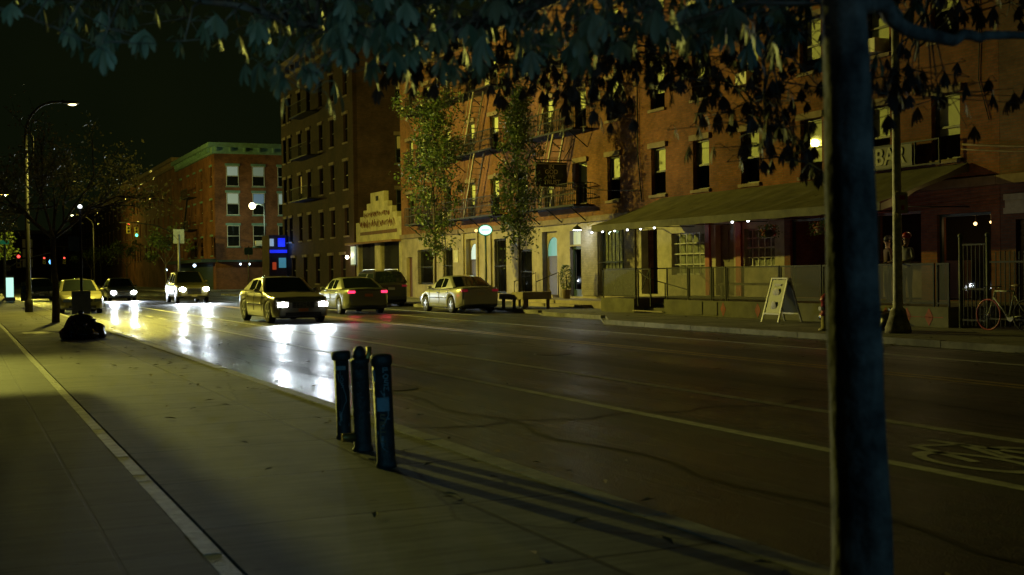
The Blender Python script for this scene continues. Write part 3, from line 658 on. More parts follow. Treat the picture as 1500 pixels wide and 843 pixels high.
# ------------------------------------------------------------------ awning and bulbs
aw = thing('awning', 'long olive canvas awning over the bar patio, sloping from the brick fronts', 'awning', (W, 32, 0))
XA = 21.25; ya, yb = 23.9, 39.2
cv = MB(); n = 30; mrow = 6
grid = []
for i in range(n + 1):
    y = ya + (yb - ya) * i / n; row = []
    for j in range(mrow + 1):
        t = j / mrow; x = W - .05 - (W - .05 - XA) * t; z = 4.25 - 1.05 * t - .07 * sin(pi * t) - .025 * abs(sin(pi * i / 2.5)) * sin(pi * t)
        row.append((x, y, z))
    row.append((XA, y, 2.98 + .012 * sin(i * 2.1)))
    grid.append(row)
vs = [p for r in grid for p in r]; k = mrow + 2
cv.add(vs, [(i * k + j, i * k + j + 1, (i + 1) * k + j + 1, (i + 1) * k + j) for i in range(n) for j in range(k - 1)])
c = cv.build('canopy', M['awning'], aw, recalc=False); c.location = -V(aw.location)
so = c.modifiers.new('s', 'SOLIDIFY'); so.thickness = .012
sc = MB(); poly = [(W - .05, 4.22), (XA + .02, 3.16), (XA + .02, 2.98), (XA + .5, 3.12), (XA + 1.2, 3.5), (W - .4, 3.95), (W - .05, 4.02)]
sc.slab(poly, 'y', ya - .006, ya + .006); part(aw, sc, 'side_flap', M['awn_under'])
sc2 = MB(); sc2.slab(poly[:3] + [(W - .05, 4.0)], 'y', yb - .006, yb + .006); part(aw, sc2, 'side_flap', M['awn_under'])
fr = MB()
for y in [ya + .02 + (yb - ya - .04) * i / 7 for i in range(8)]:
    fr.bar((W - .02, y, 4.19), (XA + .03, y, 3.1), .03); fr.bar((W - .02, y, 3.1), (XA + .03, y, 3.08), .03)
fr.box(XA + .015, XA + .045, ya, yb, 3.06, 3.09)
part(aw, fr, 'frame', M['iron'])
bulbm = glow('small_bulb', (.92, .95, 1.0), 9)
bulb = thing('string_bulb', 'x', 'light bulb', (XA + .06, 0, 3.0), group='small white bulbs under the front edge of the awning')
MB().ball((0, 0, -.03), .038, 10, 6).build('bulb', bulbm, bulb); MB().tube([(0, 0, .05), (0, 0, 0)], .02, 6).build('socket', M['iron'], bulb)
bl = [(39.3, 'first'), (35.95 + 2.55, ''), (37.6, ''), (36.7, ''), (35.8, ''), (34.9, ''), (30.4, ''), (29.6, ''), (25.6, ''), (24.2, '')]
blab = ['lone small white bulb above the barred shop window, leftmost on the awning edge', 'small bulb over the dark doorway, leftmost of the five in a row', 'small bulb over the dark doorway, second of the five in a row',
        'middle bulb of the five in a row above the white window', 'small bulb above the white window, fourth of the five in a row', 'small bulb nearest the red pillar, last of the five in a row',
        'left bulb of the pair above the second cream window', 'right bulb of the pair above the second cream window', 'small white bulb just left of the lamp post', 'small white bulb at the right tip of the awning']
for i, (y, _) in enumerate(bl):
    b = bulb if i == 0 else copy_tree(bulb); b.location.y = y; b['label'] = blab[i]

# ------------------------------------------------------------------ raised patio with its fence
PX = 20.6
pt = MB(); pt.box(PX, W - .01, 20.95, 33.2, SW - .01, .6); pt.box(PX, W - .01, 35.1, 37.4, SW - .01, .6); pt.box(PX + 1.2, W - .01, 33.2, 35.1, SW - .01, .6)
pt.box(PX + .8, PX + 1.2, 33.2, 35.1, SW - .01, .44); pt.box(PX + .4, PX + .8, 33.2, 35.1, SW - .01, .29)
M['diamond'] = surf('faded_red_paint', (.40, .07, .04), .7, scale=6, var=.4)
pat = thing('patio_deck', 'raised concrete patio platform with steps in front of the bar', 'patio', (PX, 30, 0))
part(pat, pt, 'platform', surf('painted_concrete', (.17, .16, .09), .8, scale=1.4, var=.35, bump=.3))
for yy in (21.55, 22.27, 23.0, 28.2, 29.9): part(pat, MB().slab([(yy - .14, .36), (yy, .57), (yy + .14, .36), (yy, .15)], 'x', PX - .006, PX - .001), 'painted_diamond', M['diamond'])
dm = MB().box(PX - .006, PX - .003, 21.1, 23.4, .35, .365)
part(pat, dm, 'painted_line', M['diamond'])
hd = MB(); 
for (a, b) in ((30.2, 30.9), (31.0, 31.75)): hd.box(PX - .02, PX - .002, a, b, .17, .56)
part(pat, hd, 'hatch', surf('olive_hatch', (.14, .13, .07), .7))
part(pat, MB().box(W - 2.9 + .0, W - 2.6, 27.6, 31.3, 1.05, 1.12).box(W - 2.9, W - 2.85, 27.7, 27.8, .6, 1.05).box(W - 2.9, W - 2.85, 31.1, 31.2, .6, 1.05), 'drink_ledge', M['wood'])
fn = thing('patio_fence', 'black metal railing with wire mesh panels along the edge of the bar patio', 'fence', (PX, 30, .6))
def fence_panel(ya, yb, mat='screen', z0=.66, z1=1.62, x=PX + .08):
    m = MB(); m.box(x - .02, x + .02, ya, ya + .04, z0 - .06, z1); m.box(x - .02, x + .02, yb - .04, yb, z0 - .06, z1); m.box(x - .02, x + .02, ya + .04, yb - .04, z1 - .04, z1); m.box(x - .02, x + .02, ya + .04, yb - .04, z0, z0 + .04)
    p = part(fn, m, 'railing_panel', M['iron'])
    s = MB().box(x - .004, x + .004, ya + .04, yb - .04, z0 + .04, z1 - .04).build('mesh_panel', M[mat], p)
for i, (a, b) in enumerate(((35.1, 37.35), (31.9, 33.15), (30.6, 31.85), (29.85, 30.55), (27.3, 29.8), (25.5, 27.25), (23.55, 25.45), (21.45, 23.5), (20.98, 21.38))): fence_panel(a, b, 'sdark' if i == 0 else 'screen')
g = MB(); x = PX + .08
g.bar((x, 35.0, 1.55), (x - .0, 34.2, 1.25), .03).bar((x, 34.2, 1.55), (x, 34.7, .9), .03).bar((x, 34.95, .35), (x, 34.95, 1.6), .04).bar((x, 34.15, .35), (x, 34.15, 1.6), .04).bar((x, 34.95, 1.58), (x, 34.15, 1.58), .04).bar((x, 34.15, 1.25), (x + .8, 33.2, .9), .03).bar((x, 33.25, .2), (x, 33.25, 1.1), .03)
part(fn, g, 'gate', M['iron'])
part(fn, MB().bar((PX - .05, 35.1, .2), (PX - .05, 33.2, .2), .04), 'foot_rail', M['rustpale'])
s = MB(); 
for yy in (W,): s.box(PX + .02, W - .4, 37.33, 37.37, 1.58, 1.62)
part(fn, s, 'side_rail', M['iron'])
# iron fence right of the patio
fi = thing('iron_fence', 'tall black iron picket fence and gate behind the bicycle', 'fence', (20.7, 20, 0))
f = MB()
for yy in [13 + .13 * k for k in range(int((19.8 - 13) / .13))]: f.box(20.69, 20.71, yy, yy + .02, .2, 1.85)
f.box(20.68, 20.72, 13, 19.8, .35, .39).box(20.68, 20.72, 13, 19.8, 1.6, 1.64)
part(fi, f, 'pickets', M['iron'])
gt = MB()
for yy in [19.96 + .12 * k for k in range(6)]: gt.box(20.69, 20.71, yy, yy + .018, .2, 2.0)
gt.box(20.68, 20.72, 19.92, 20.6, .3, .34).box(20.68, 20.72, 19.92, 20.6, 2.0, 2.04).box(20.68, 20.72, 19.92, 20.6, 1.0, 1.04)
part(fi, gt, 'gate', M['iron'])
for yy in (19.86, 20.66): part(fi, MB().tube([(20.7, yy, SW), (20.7, yy, 2.2)], .045, 8).ball((20.7, yy, 2.22), .06), 'gate_post', surf('scuffed_green_post', (.14, .15, .08), .6, scale=8, var=.5))

# hanging flower baskets
def basket(y, label):
    t = thing('hanging_basket', label, 'plant', (XA + .15, y, 2.9), group='hanging baskets under the awning')
    MB().lathe((0, 0, -.45), [(.05, 0), (.15, .06), (.2, .2), (.2, .22)], 12).build('basket', M['brown'], t)
    f = MB()
    for i in range(260):
        a = random.uniform(0, 6.3); r = random.gauss(.2, .09); flat_leaf(f, (r * cos(a), r * sin(a), random.uniform(-.42, -.05) - .2 * r), .045, random.uniform(0, 6), .8)
    f.build('foliage', M['leafC'], t, recalc=False)
    f = MB()
    for i in range(40):
        a = random.uniform(0, 6.3); f.ball((.22 * cos(a), .22 * sin(a), random.uniform(-.4, -.1)), .025, 6, 4)
    f.build('blossoms', surf('red_petals', (.45, .09, .03), .6), t)
    MB().tube([(0, 0, .1), (.15, 0, -.22)], .006, 4).tube([(0, 0, .1), (-.15, 0, -.22)], .006, 4).build('hanger', M['iron'], t)
basket(28.75, 'hanging flower basket left of the near tree trunk, beside the second cream window')
basket(26.35, 'hanging flower basket between the near tree trunk and the lamp post')

# ------------------------------------------------------------------ platform before the shop, bench ledge
lp = thing('stone_landing', 'low stone landing in front of the barred shop window', 'landing', (22.9, 43, SW))
part(lp, MB().box(21.9, W - .35, 39.2, 47.2, SW - .01, .40).box(21.55, 21.9, 40.5, 47.0, SW - .01, .26), 'slab', M['stone'])
bd = thing('tree_bench', 'flat wooden bench of boxed planks around the narrow street tree', 'bench', (19.9, 41, 0))
bt = MB().box(19.3, 20.5, 41.1, 42.1, .50, .78).box(19.3, 20.5, 42.12, 43.3, .48, .70)
part(bd, bt, 'seat', M['wood'])
for (x, y) in ((19.4, 41.2), (20.4, 41.2), (19.4, 43.1), (20.4, 43.1), (19.4, 42.1)): part(bd, MB().box(x - .05, x + .05, y - .05, y + .05, SW, .5), 'leg', M['brown'])
tp = thing('shrub', 'dark potted shrub standing before the green framed shop door', 'plant', (23.1, 44.9, .40))
MB().lathe((0, 0, 0), [(.14, 0), (.19, .35), (.2, .38)], 12).build('pot', M['brown'], tp)
f = MB()
for i in range(900):
    z = random.uniform(0, 1.0); r = .33 * sin(pi * (z + .12) / 1.2) ** .6 * random.uniform(.5, 1); a = random.uniform(0, 6.3); flat_leaf(f, (r * cos(a), r * sin(a), .4 + z), .04, random.uniform(0, 6.3), 1)
f.build('foliage', M['leafC'], tp, recalc=False); MB().tube([(0, 0, .3), (0, 0, 1)], .02, 6).build('stem', M['bark2'], tp)

# shop lamp over the lit window
dl = thing('dome_lamp', 'small lit dome lamp above the pale brick pier of the lit shop', 'lamp', (W - .55, 45.1, 3.3))
MB().lathe((0, 0, 0), [(.22, -.02), (.17, .08), (.05, .16), (.02, .2)], 14).build('shade', M['frame'], dl)
MB().lathe((0, 0, 0), [(.02, -.04), (.17, -.035), (.17, -.015)], 14).build('diffuser', glow('shop_lamp_glass', (.85, .93, 1.0), 18), dl)
MB().tube([(0, 0, .2), (.2, 0, .3), (.55, 0, .3)], .014, 6).build('arm', M['iron'], dl)

# oval lit sign on post
os_ = thing('oval_sign', 'small glowing pale green oval sign on a slim green post', 'sign', (21.4, 49.4, SW), R(-24))
MB().tube([(0, 0, 0), (0, 0, 3.05)], [.05, .04], 8).build('post', M['irong'], os_)
def disc(rx, rz, y0, y1, cz, n=28):
    return MB().slab([(rx * cos(2 * pi * k / n), cz + rz * sin(2 * pi * k / n)) for k in range(n)], 'y', y0, y1)
disc(.33, .26, -.06, .06, 3.3).build('rim', surf('teal_sign_rim', (.03, .18, .14), .5), os_)
pn = disc(.28, .21, -.068, -.061, 3.3).build('light_panel', glow('mint_light_panel', (.55, 1.0, .72), 1.5), os_)
MB().box(-.17, .17, -.074, -.069, 3.29, 3.32).build('marks', M['irong'], pn)
MB().ball((-.42, 0, 3.28), .07).build('side_lamp', glow('amber_lens', (1, .6, .2), 2.0), os_)

# ------------------------------------------------------------------ stepped gable shop
gs = thing('gable_shop', 'small one storey shop with a stepped yellow gable and two dark bays', 'shop', (W, 74, 0))
steps = [(68.85, 3.6), (68.85, 5.0), (69.6, 5.0), (69.6, 5.35), (70.5, 5.35), (70.5, 5.75), (71.3, 5.75), (71.3, 6.1), (72.0, 6.1), (72.0, 6.75), (74.7, 6.75), (74.7, 6.1), (75.5, 6.1), (75.5, 5.7), (76.2, 5.7), (76.2, 5.3), (77.0, 5.3), (77.0, 4.95), (77.9, 4.95), (77.9, 3.6)]
gw = MB().slab(steps, 'x', W, W + .3)
gw.box(W, W + .3, 68.85, 69.3, SW, 3.6).box(W, W + .3, 77.5, 77.9, SW, 3.6).box(W, W + .3, 72.9, 74.0, SW, 3.6)
part(gs, gw, 'front_wall', surf('yellow_glazed_brick', (.46, .40, .24), .7, scale=1.5, var=.3, bump=.3))
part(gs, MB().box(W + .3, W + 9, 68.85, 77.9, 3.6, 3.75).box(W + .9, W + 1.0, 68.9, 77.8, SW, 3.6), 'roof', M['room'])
ft = MB(); ft.box(W - .6, W - .01, 68.9, 78.6, 3.5, 3.62)
part(gs, ft, 'canopy', surf('rusty_canopy', (.22, .10, .05), .7))
br = MB(); 
for (a, b) in ((69.3, 72.9), (74.0, 77.5)):
    y = a + .1
    while y < b: br.box(W + .05, W + .07, y, y + .02, SW, 3.3); y += .22
    br.box(W + .04, W + .08, a, b, 1.2, 1.25)
part(gs, br, 'window_bars', M['iron'])
sk = MB(); random.seed(3)
for (z, a, b, h) in ((5.35, 70.9, 75.8, .22), (4.75, 69.9, 76.9, .34)):
    y = a
    while y < b:
        w = random.uniform(.12, .3); p0 = (W - .006, y, z + random.uniform(-h, -.1) * .8); p1 = (W - .006, y + w * random.uniform(.4, 1.2), z + random.uniform(.1, h)); p2 = (W - .006, y + w, z + random.uniform(-h, h) * .6)
        sk.bar(p0, p1, .012, .05, up=(1, 0, 0)); sk.bar(p1, p2, .012, .04, up=(1, 0, 0)); y += w
sk.box(W - .012, W - .002, 69.6, 77.0, 4.08, 4.3)
part(gs, sk, 'painted_lettering', surf('faded_maroon_paint', (.12, .04, .025), .7))
part(gs, MB().box(W - .02, W - .003, 73.1, 73.6, 6.2, 6.5), 'vent', M['room'])
wl = thing('wall_lantern', 'small bright lantern on the wall left of the stepped gable shop', 'lamp', (W - .35, 78.9, 2.7))
MB().ball((0, 0, 0), .13, 10, 8).build('globe', glow('warm_white_globe', (1, .85, .6), 10), wl); MB().bar((0, 0, .15), (.35, 0, .15), .04).build('arm', M['iron'], wl)
lb = thing('lit_notice', 'pale lit notice panel beside the left pier of the gable shop', 'sign', (W - .2, 77.9, 2.1)); 
MB().box(-.05, .05, -.3, .5, .1, 1.3).build('panel', glow('pale_lit_panel', (.75, .95, .8), .35), lb); MB().box(-.052, .06, -.34, .54, 0, .1).build('frame', M['frame'], lb)
MB().box(.05, .2, 0, .1, .5, .6).build('bracket', M['iron'], lb)

# ------------------------------------------------------------------ farther buildings
def block(name, label, x0, x1, y0, y1, top, wallm, wins_front=(), wins_side=(), trimm='brown', shop=3.4, cornice='brown', cz=.5, lit=()):
    t = thing(name, label, 'building', (x0, (y0 + y1) / 2, 0)); off = -V(t.location)
    hs = [(a, b, c, d) for (a, b, c, d) in wins_front]
    m = MB(); wall_with_holes(m, y0, y1, SW, top, hs, x0, x0 + .3)
    m.box(x0 + .3, x1, y0, y0 + .3, SW, top).box(x0 + .3, x1, y1 - .3, y1, SW, top).box(x0 + .3, x1, y0 + .3, y1 - .3, top - .3, top).box(x0 + .8, x0 + .9, y0 + .3, y1 - .3, SW, top - .3)
    part(t, m, 'wall', M[wallm], off)
    for i, h in enumerate(hs):
        a, b, c, d = h; w = MB().box(x0 + .15, x0 + .2, a, b, c, d).build('window', M['cglass'], t); w.location = off
        MB().box(x0 - .10, x0 + .02, a - .12, b + .12, d, d + .20).build('lintel', M[trimm], w); MB().box(x0 - .09, x0 + .02, a - .08, b + .08, c - .11, c).build('sill', M[trimm], w)
        MB().box(x0 + .14, x0 + .149, a, b, (c + d) / 2 - .03, (c + d) / 2 + .03).build('sash', M['wframe'] if trimm == 'teal' else M['frame'], w)
    for i, (xa, xb, za, zb) in enumerate(wins_side):
        f = MB(); yy = y0 - .05
        f.box(xa, xb, yy, yy + .045, zb - .06, zb).box(xa, xb, yy, yy + .045, za, za + .06).box(xa, xa + .06, yy, yy + .045, za + .06, zb - .06).box(xb - .06, xb, yy, yy + .045, za + .06, zb - .06).box(xa + .06, xb - .06, yy, yy + .045, (za + zb) / 2 - .03, (za + zb) / 2 + .03)
        w = f.build('window', M['wframe'] if trimm == 'teal' else M['frame'], t); w.location = off
        MB().box(xa - .12, xb + .12, y0 - .1, y0 - .002, zb, zb + .25).build('lintel', M[trimm], w); MB().box(xa - .08, xb + .08, y0 - .1, y0 - .002, za - .12, za).build('sill', M[trimm], w)
        MB().box(xa + .06, xb - .06, y0 - .03, y0 - .006, za + .06, zb - .06).build('pane', M['cglass'], w)
        if i in lit: MB().box(xa + .1, xb - .1, y0 - .04, y0 - .031, (za + zb) / 2 + .05, zb - .08).build('blind', lit[i], w)
    if cornice:
        c = MB(); c.box(x0 - .7, x1, y0 - .7, y0 - .002, top - .3, top + .15).box(x0 - .7, x0 - .002, y0 - .002, y1, top - .3, top + .15)
        c.box(x0 - .25, x1, y0 - .25, y0 - .002, top - .95, top - .3).box(x0 - .25, x0 - .002, y0 - .002, y1, top - .95, top - .3)
        x = x0
        while x < x1 - .5: c.box(x, x + .2, y0 - .55, y0 - .251, top - .75, top - .302); x += 1.5
        y = y0 + .8
        while y < y1 - .5: c.box(x0 - .55, x0 - .251, y, y + .2, top - .75, top - .302); y += 1.5
        part(t, c, 'cornice', M[cornice], off)
    return t
def grid_f(ys, zs, w=.9): return [(y - w / 2, y + w / 2, a, b) for y in ys for (a, b) in zs]
# tall dark red apartment block
Z7 = [(4.2, 6.1), (7.4, 9.3), (10.6, 12.5), (13.8, 15.7)]
B7 = block('apartment_block', 'tall dark red apartment block with a sooty side wall, left of the gable shop', W, W + 16, 78.3, 98.0, 18.2, 'brickE',
           grid_f([80.0, 83.3, 86.2, 89.5, 92.2, 95.2, 96.9], Z7, .95) + grid_f([81, 84, 87.5, 91, 94.5], [(.9, 2.9)], 1.1),
           [(27.3, 28.9, 9.1, 11.0), (27.3, 28.9, 13.0, 15.2), (27.3, 28.9, 5.4, 7.3)], shop=0, cornice='brown', lit={0: glow('dim_amber_blind', (1, .8, .2), .03), 1: glow('dim_amber_blind_b', (1, .8, .2), .045)})
part(B7, MB().box(W + .3, W + 16, 78.285, 78.298, 3.8, 17.1), 'side_wall_render', M['brickD'])
for z in (7.2, 10.4, 13.6):
    p = MB().box(W - 1, W - .02, 86.5, 91.5, z - .08, z)
    for k in range(25): p.box(W - 1, W - .98, 86.5 + .2 * k, 86.52 + .2 * k, z, z + .9)
    p.box(W - 1.01, W - .97, 86.5, 91.5, z + .88, z + .92)
    part(B7, p, 'fire_escape', M['iron'])
part(B7, MB().box(W + .13, W + .145, 91.85, 92.5, 7.9, 9.2), 'lit_blind', glow('amber_lit_blind', (1, .62, .12), .10))
# corner building with teal cornice
litm = {0: glow('pale_lit_blind', (.75, .95, .95), .14), 1: glow('pale_lit_blind_b', (.7, .9, .9), .07), 2: glow('pale_lit_blind_c', (.8, .95, .9), .12), 3: glow('blue_screen_glow', (.35, .55, .9), .12)}
ws = []
for xa in (25.5, 28.2, 30.9): ws += [(xa, xa + 1.3, 10.9, 13.0)]
for xa in (25.5, 28.2, 30.9): ws += [(xa, xa + 1.3, 7.9, 10.2)]
for xa in (25.5, 28.2, 30.9): ws += [(xa, xa + 1.3, 4.6, 6.8)]
B8 = block('corner_building', 'four storey corner brick building with a teal painted cornice across the side street', W, W + 22, 126.5, 150, 15.2, 'brickB',
           grid_f([128.4, 134, 138, 142, 147], [(3.7, 5.7), (7.4, 9.5), (11, 13)], 1.1), ws, trimm='teal', cornice='teal',
           lit={0: litm[0], 1: litm[1], 3: litm[2], 4: litm[3], 5: litm[0]})
part(B8, MB().box(W - 1.5, W - .01, 126.5, 149, 3.0, 3.35).box(W, W + 22, 125.6, 126.45, 3.0, 3.2).box(W - .03, W - .004, 128, 149, SW, 2.9), 'shop_canopy', surf('dark_green_canopy', (.03, .05, .04), .7))
part(B8, MB().box(28.35, 29.3, 125.8, 126.38, 4.65, 5.2), 'air_conditioner', M['cream'])
fe = MB()
for z in (6.8, 10.4): 
    fe.box(W - 1, W - .02, 137, 141.5, z - .1, z).box(W - 1.02, W - .98, 137, 141.5, z + .85, z + .93)
    for k in range(16): fe.box(W - 1, W - .97, 137 + .3 * k, 137.04 + .3 * k, z, z + .86)
fe.bar((W - .8, 140.8, 6.8), (W - .8, 138.2, 10.4), .2, .08)
part(B8, fe, 'fire_escape', M['iron'])
part(B8, MB().box(31.8, 32.6, 127, 127.8, 15.4, 16.2), 'roof_hatch', glow('teal_lit_box', (.25, .65, .55), .08))
block('brick_building', 'low orange brick building next left of the teal cornice corner building', W, W + 14, 150.1, 181, 15.8, 'brickA', grid_f([153, 157, 161, 165, 169, 173, 177], [(3.9, 5.7), (7.4, 9.3), (11, 12.9)], 1.1), (), shop=0)
block('brick_building', 'pale orange brick building at the left end of the far brick row', W, W + 14, 181.1, 205, 16.2, 'brickA', grid_f([183, 186, 189, 192, 195, 198, 202], [(3.9, 5.7), (7.4, 9.3), (11, 12.9)], 1.1), (), shop=0)
block('brick_building', 'dark distant row of buildings beyond the last orange brick one', W, W + 14, 206, 300, 15.0, 'brickD', grid_f([210 + 6 * k for k in range(14)], [(3.9, 5.7), (7.4, 9.3), (11, 12.9)], 1.2), (), shop=0)
block('distant_building', 'very dark far building closing the street at its distant end', -30, 40, 420, 440, 17, 'brickD', (), [(x, x + 1.5, z, z + 2) for x in (2, 8, 14, 20, 26) for z in (4, 8, 12)], shop=0)

# blue neon shop on the side street corner
ns = thing('neon_shopfront', 'blue neon sign over a pale lit booth beside the tall dark block', 'shop sign', (23.0, 97.2, 0))
nb = glow('blue_neon', (.015, .03, 1.0), .7); nc = glow('cyan_neon', (.15, .6, .75), .25)
MB().box(.55, 1.1, -.7, -.5, 3.85, 4.55).build('neon_box', nb, ns); MB().box(-.1, 1.28, -.62, -.48, 3.35, 3.6).build('neon_band', nb, ns)
MB().box(.62, 1.2, -.55, -.48, 2.15, 2.95).build('lit_window', nc, ns); MB().box(-.1, .2, -.62, -.48, 3.9, 4.5).build('lit_roundel', glow('pale_roundel', (.6, .8, .9), .35), ns)
MB().box(.1, .4, -.55, -.48, 2.0, 2.6).build('red_sign', glow('red_sign_light', (1, .12, .03), .25), ns)
MB().box(-.15, 1.28, -.47, 2.0, SW, 4.8).build('cabin', M['brickD'], ns)

# ------------------------------------------------------------------ cars
def prof(pts, x):
    """piecewise smooth interpolation"""
    if x <= pts[0][0]: return pts[0][1]
    for (a, b) in zip(pts[:-1], pts[1:]):
        if x <= b[0]:
            t = (x - a[0]) / (b[0] - a[0]); t = t * t * (3 - 2 * t) if len(a) < 3 else t
            return a[1] + (b[1] - a[1]) * t
    return pts[-1][1]
def make_car(name, label, col, L=4.6, Wd=1.78, H=1.45, hood=.95, belt=.93, tail=1.0, ws=(.95, .25), rf=-.9, rw=-1.65, wr=.32, axf=1.4, axr=-1.35, sill=.2, rough=.3, head=None, tailm=None, grille='slats', plate='plate_w', suv=False, spokes=5, rack=False):
    """front is +x; ws = (windscreen base x, roof start x); rf = roof end x; rw = rear window base x"""
    t = thing(name, label, 'car'); hl = L / 2; hw = Wd / 2
    paint = surf(name + '_paint', col, rough, metal=.25, var=.04, coat=.8)
    top = [(-hl, tail - .10), (-hl + .12, tail), (rw, tail + .01), (0, belt + .02), (ws[0], hood), (hl - .35, hood - .14), (hl - .08, hood - .24), (hl, hood - .34)]
    def sect(x):
        e = max(0, (abs(x) - (hl - .55)) / .55); w = hw * (1 - .16 * e ** 2.2 - .02 * (abs(x) / hl) ** 2)
        zt = prof(top, x); zb = sill
        if x > hl - .3: zb = sill + .06 * ((x - hl + .3) / .3)
        if x < -hl + .4: zb = sill + .12 * ((-hl + .4 - x) / .4)
        for ax in (axf, axr):
            d = abs(x - ax); ra = wr + .055
            if d < ra: zb = max(zb, wr + math.sqrt(ra * ra - d * d) )
        zs = min(zt - .02, belt - .02) if abs(x) < hl - .2 else zt - .05
        zs = max(zs, zb + .06); h = zs - zb
        P = [(0, zb), (w * .86, zb), (w * .965, zb + .012), (w * .99, zb + h * .25), (w, zb + h * .55), (w * .985, zb + h * .8), (w * .95, zs), (w * .90, zs + (zt - zs) * .55), (w * .6, zt), (0, zt + .015)]
        return P
    xs = []
    n = 72
    for i in range(n + 1): xs.append(-hl + L * i / n)
    xs = sorted(set(xs + [-hl + .02, hl - .02]))
    m = MB(); rows = []
    for x in xs:
        P = sect(x)
        if x in (xs[0], xs[-1]): P = [(y * .93, z if z > .6 else z + .03) for y, z in P]
        full = P + [(-y, z) for y, z in reversed(P[1:-1])]
        rows.append([(x, y, z) for y, z in full])
    k = len(rows[0]); vs = [p for r in rows for p in r]
    m.add(vs, [(i * k + j, i * k + (j + 1) % k, (i + 1) * k + (j + 1) % k, (i + 1) * k + j) for i in range(len(rows) - 1) for j in range(k)], 0, True)
    b0 = len(m.v) - len(vs); m.f.append([b0 + j for j in range(k)]); m.m.append(0); m.sm.append(False)
    m.f.append([b0 + (len(rows) - 1) * k + j for j in reversed(range(k))]); m.m.append(0); m.sm.append(False)
    # greenhouse
    roofc = [(rw, tail), (rf, H - .045), ((rf + ws[1]) / 2, H), (ws[1], H - .035), (ws[0], hood)]
    def roof(x):
        for (a, b) in zip(roofc[:-1], roofc[1:]):
            if a[0] <= x <= b[0]: t = (x - a[0]) / (b[0] - a[0]); return a[1] + (b[1] - a[1]) * t
        return tail
    gx = sorted(set([rw + (rf - rw) * i / 6 for i in range(7)] + [rf + (ws[1] - rf) * i / 16 for i in range(17)] + [ws[1] + (ws[0] - ws[1]) * i / 6 for i in range(7)]))
    wb_, wt = hw * .93, hw * .70
    def gsec(x):
        zr = roof(x); zb = prof(top, x) - .03; full = H - zb; f = lambda z: wb_ + (wt - wb_) * max(0, min(1, (z - zb) / full)) ** 1.25
        h = max(.002, zr - zb); z1 = zb + h * .12; z2 = zb + h * .84
        return [(f(zb), zb), (f(z1), z1), (f(z2), z2), (f(zb + h * .96), zb + h * .96), (f(zr) * .86, zr + .006), (f(zr) * .45, zr + .022), (0, zr + .028)]
    gl = {'windscreen': MB(), 'rear_window': MB()}; nseg = 3; glw = {}
    pil = [(rw, rf + .06 if not suv else rw + .25), (-.28, -.18), (ws[1] + .25, ws[0])] if not suv else [(rw, rw + .16), (-1.02, -.92), (-.1, 0.0), (ws[1] + .25, ws[0])]
    for a, b in zip(gx[:-1], gx[1:]):
        A, B = gsec(a), gsec(b); xm = (a + b) / 2
        for s in (1, -1):
            for j in range(len(A) - 1):
                q = [(a, s * A[j][0], A[j][1]), (a, s * A[j + 1][0], A[j + 1][1]), (b, s * B[j + 1][0], B[j + 1][1]), (b, s * B[j][0], B[j][1])]
                dst = m
                if j >= 4 and xm > ws[1] + .03: dst = gl['windscreen']
                elif j >= 4 and xm < rf: dst = gl['rear_window']
                elif j == 1 and not any(p0 < xm < p1 for p0, p1 in pil) and min(A[2][1] - A[1][1], B[2][1] - B[1][1]) > .05: dst = glw.setdefault((s, sum(1 for p0, p1 in pil if xm > p1)), MB())
                dst.add(q, [(0, 1, 2, 3) if s > 0 else (3, 2, 1, 0)], 0, True)
    m.build('body', paint, t)
    for kx, g in gl.items():
        if g.v: g.build(kx, M['cglass'], t)
    for g in glw.values(): g.build('side_window', M['cglass'], t)
    # panel gaps along the body section
    for xx in ((ws[0] - .02, .95), (-.12 if not suv else .0, .95), (rw + .42, .95)):
        P = sect(xx[0]); 
        for s in (1, -1): MB().tube([(xx[0], s * (y + .002), z) for y, z in P[3:7]], .009, 4).build('door_gap', M['black'], t)
    P = sect(0)
    for s in (1, -1):
        MB().tube([(x_, s * (sect(x_)[6][0] + .004), sect(x_)[6][1] + .006) for x_ in [rw + .3 + (ws[0] - rw - .4) * k / 10 for k in range(11)]], .012, 5).build('window_trim', M['chrome'], t)
        MB().tube([(x_, s * (sect(x_)[4][0] + .006), sect(x_)[4][1]) for x_ in [axr + wr + .12 + (axf - axr - 2 * wr - .24) * k / 6 for k in range(7)]], .016, 5).build('side_moulding', M['black'] if suv else M['chrome'], t)
    # wheels
    for ax in (axf, axr):
        for s in (1, -1):
            w = MB(); y = s * (hw - .12)
            w.lathe((ax, y, wr), [(wr * .62, -.1), (wr * .93, -.105), (wr, -.08), (wr, .08), (wr * .93, .105), (wr * .62, .1)], 24, 'y')
            ty = w.build('wheel', M['tyre'], t)
            r = MB(); yo = y + s * .085
            r.lathe((ax, yo, wr), [(wr * .64, -.012), (wr * .66, .012), (wr * .58, .014), (wr * .56, -.01)], 22, 'y'); r.lathe((ax, yo, wr), [(.07, -.01), (.06, .022)], 10, 'y')
            for q in range(spokes):
                a = 2 * pi * q / spokes + .3; r.bar((ax + .04 * cos(a), yo + s * .012, wr + .04 * sin(a)), (ax + wr * .6 * cos(a), yo + s * .006, wr + wr * .6 * sin(a)), .055, .02, up=(0, 1, 0))
            r.build('rim', M['rim'], ty)
            MB().lathe((ax, y - s * .02, wr), [(wr * .6, -.05), (wr * .6, .08)], 16, 'y').build('hub_well', M['black'], ty)
    # front: grille, bumper, lights
    fz = prof(top, hl - .02)
    g = MB()
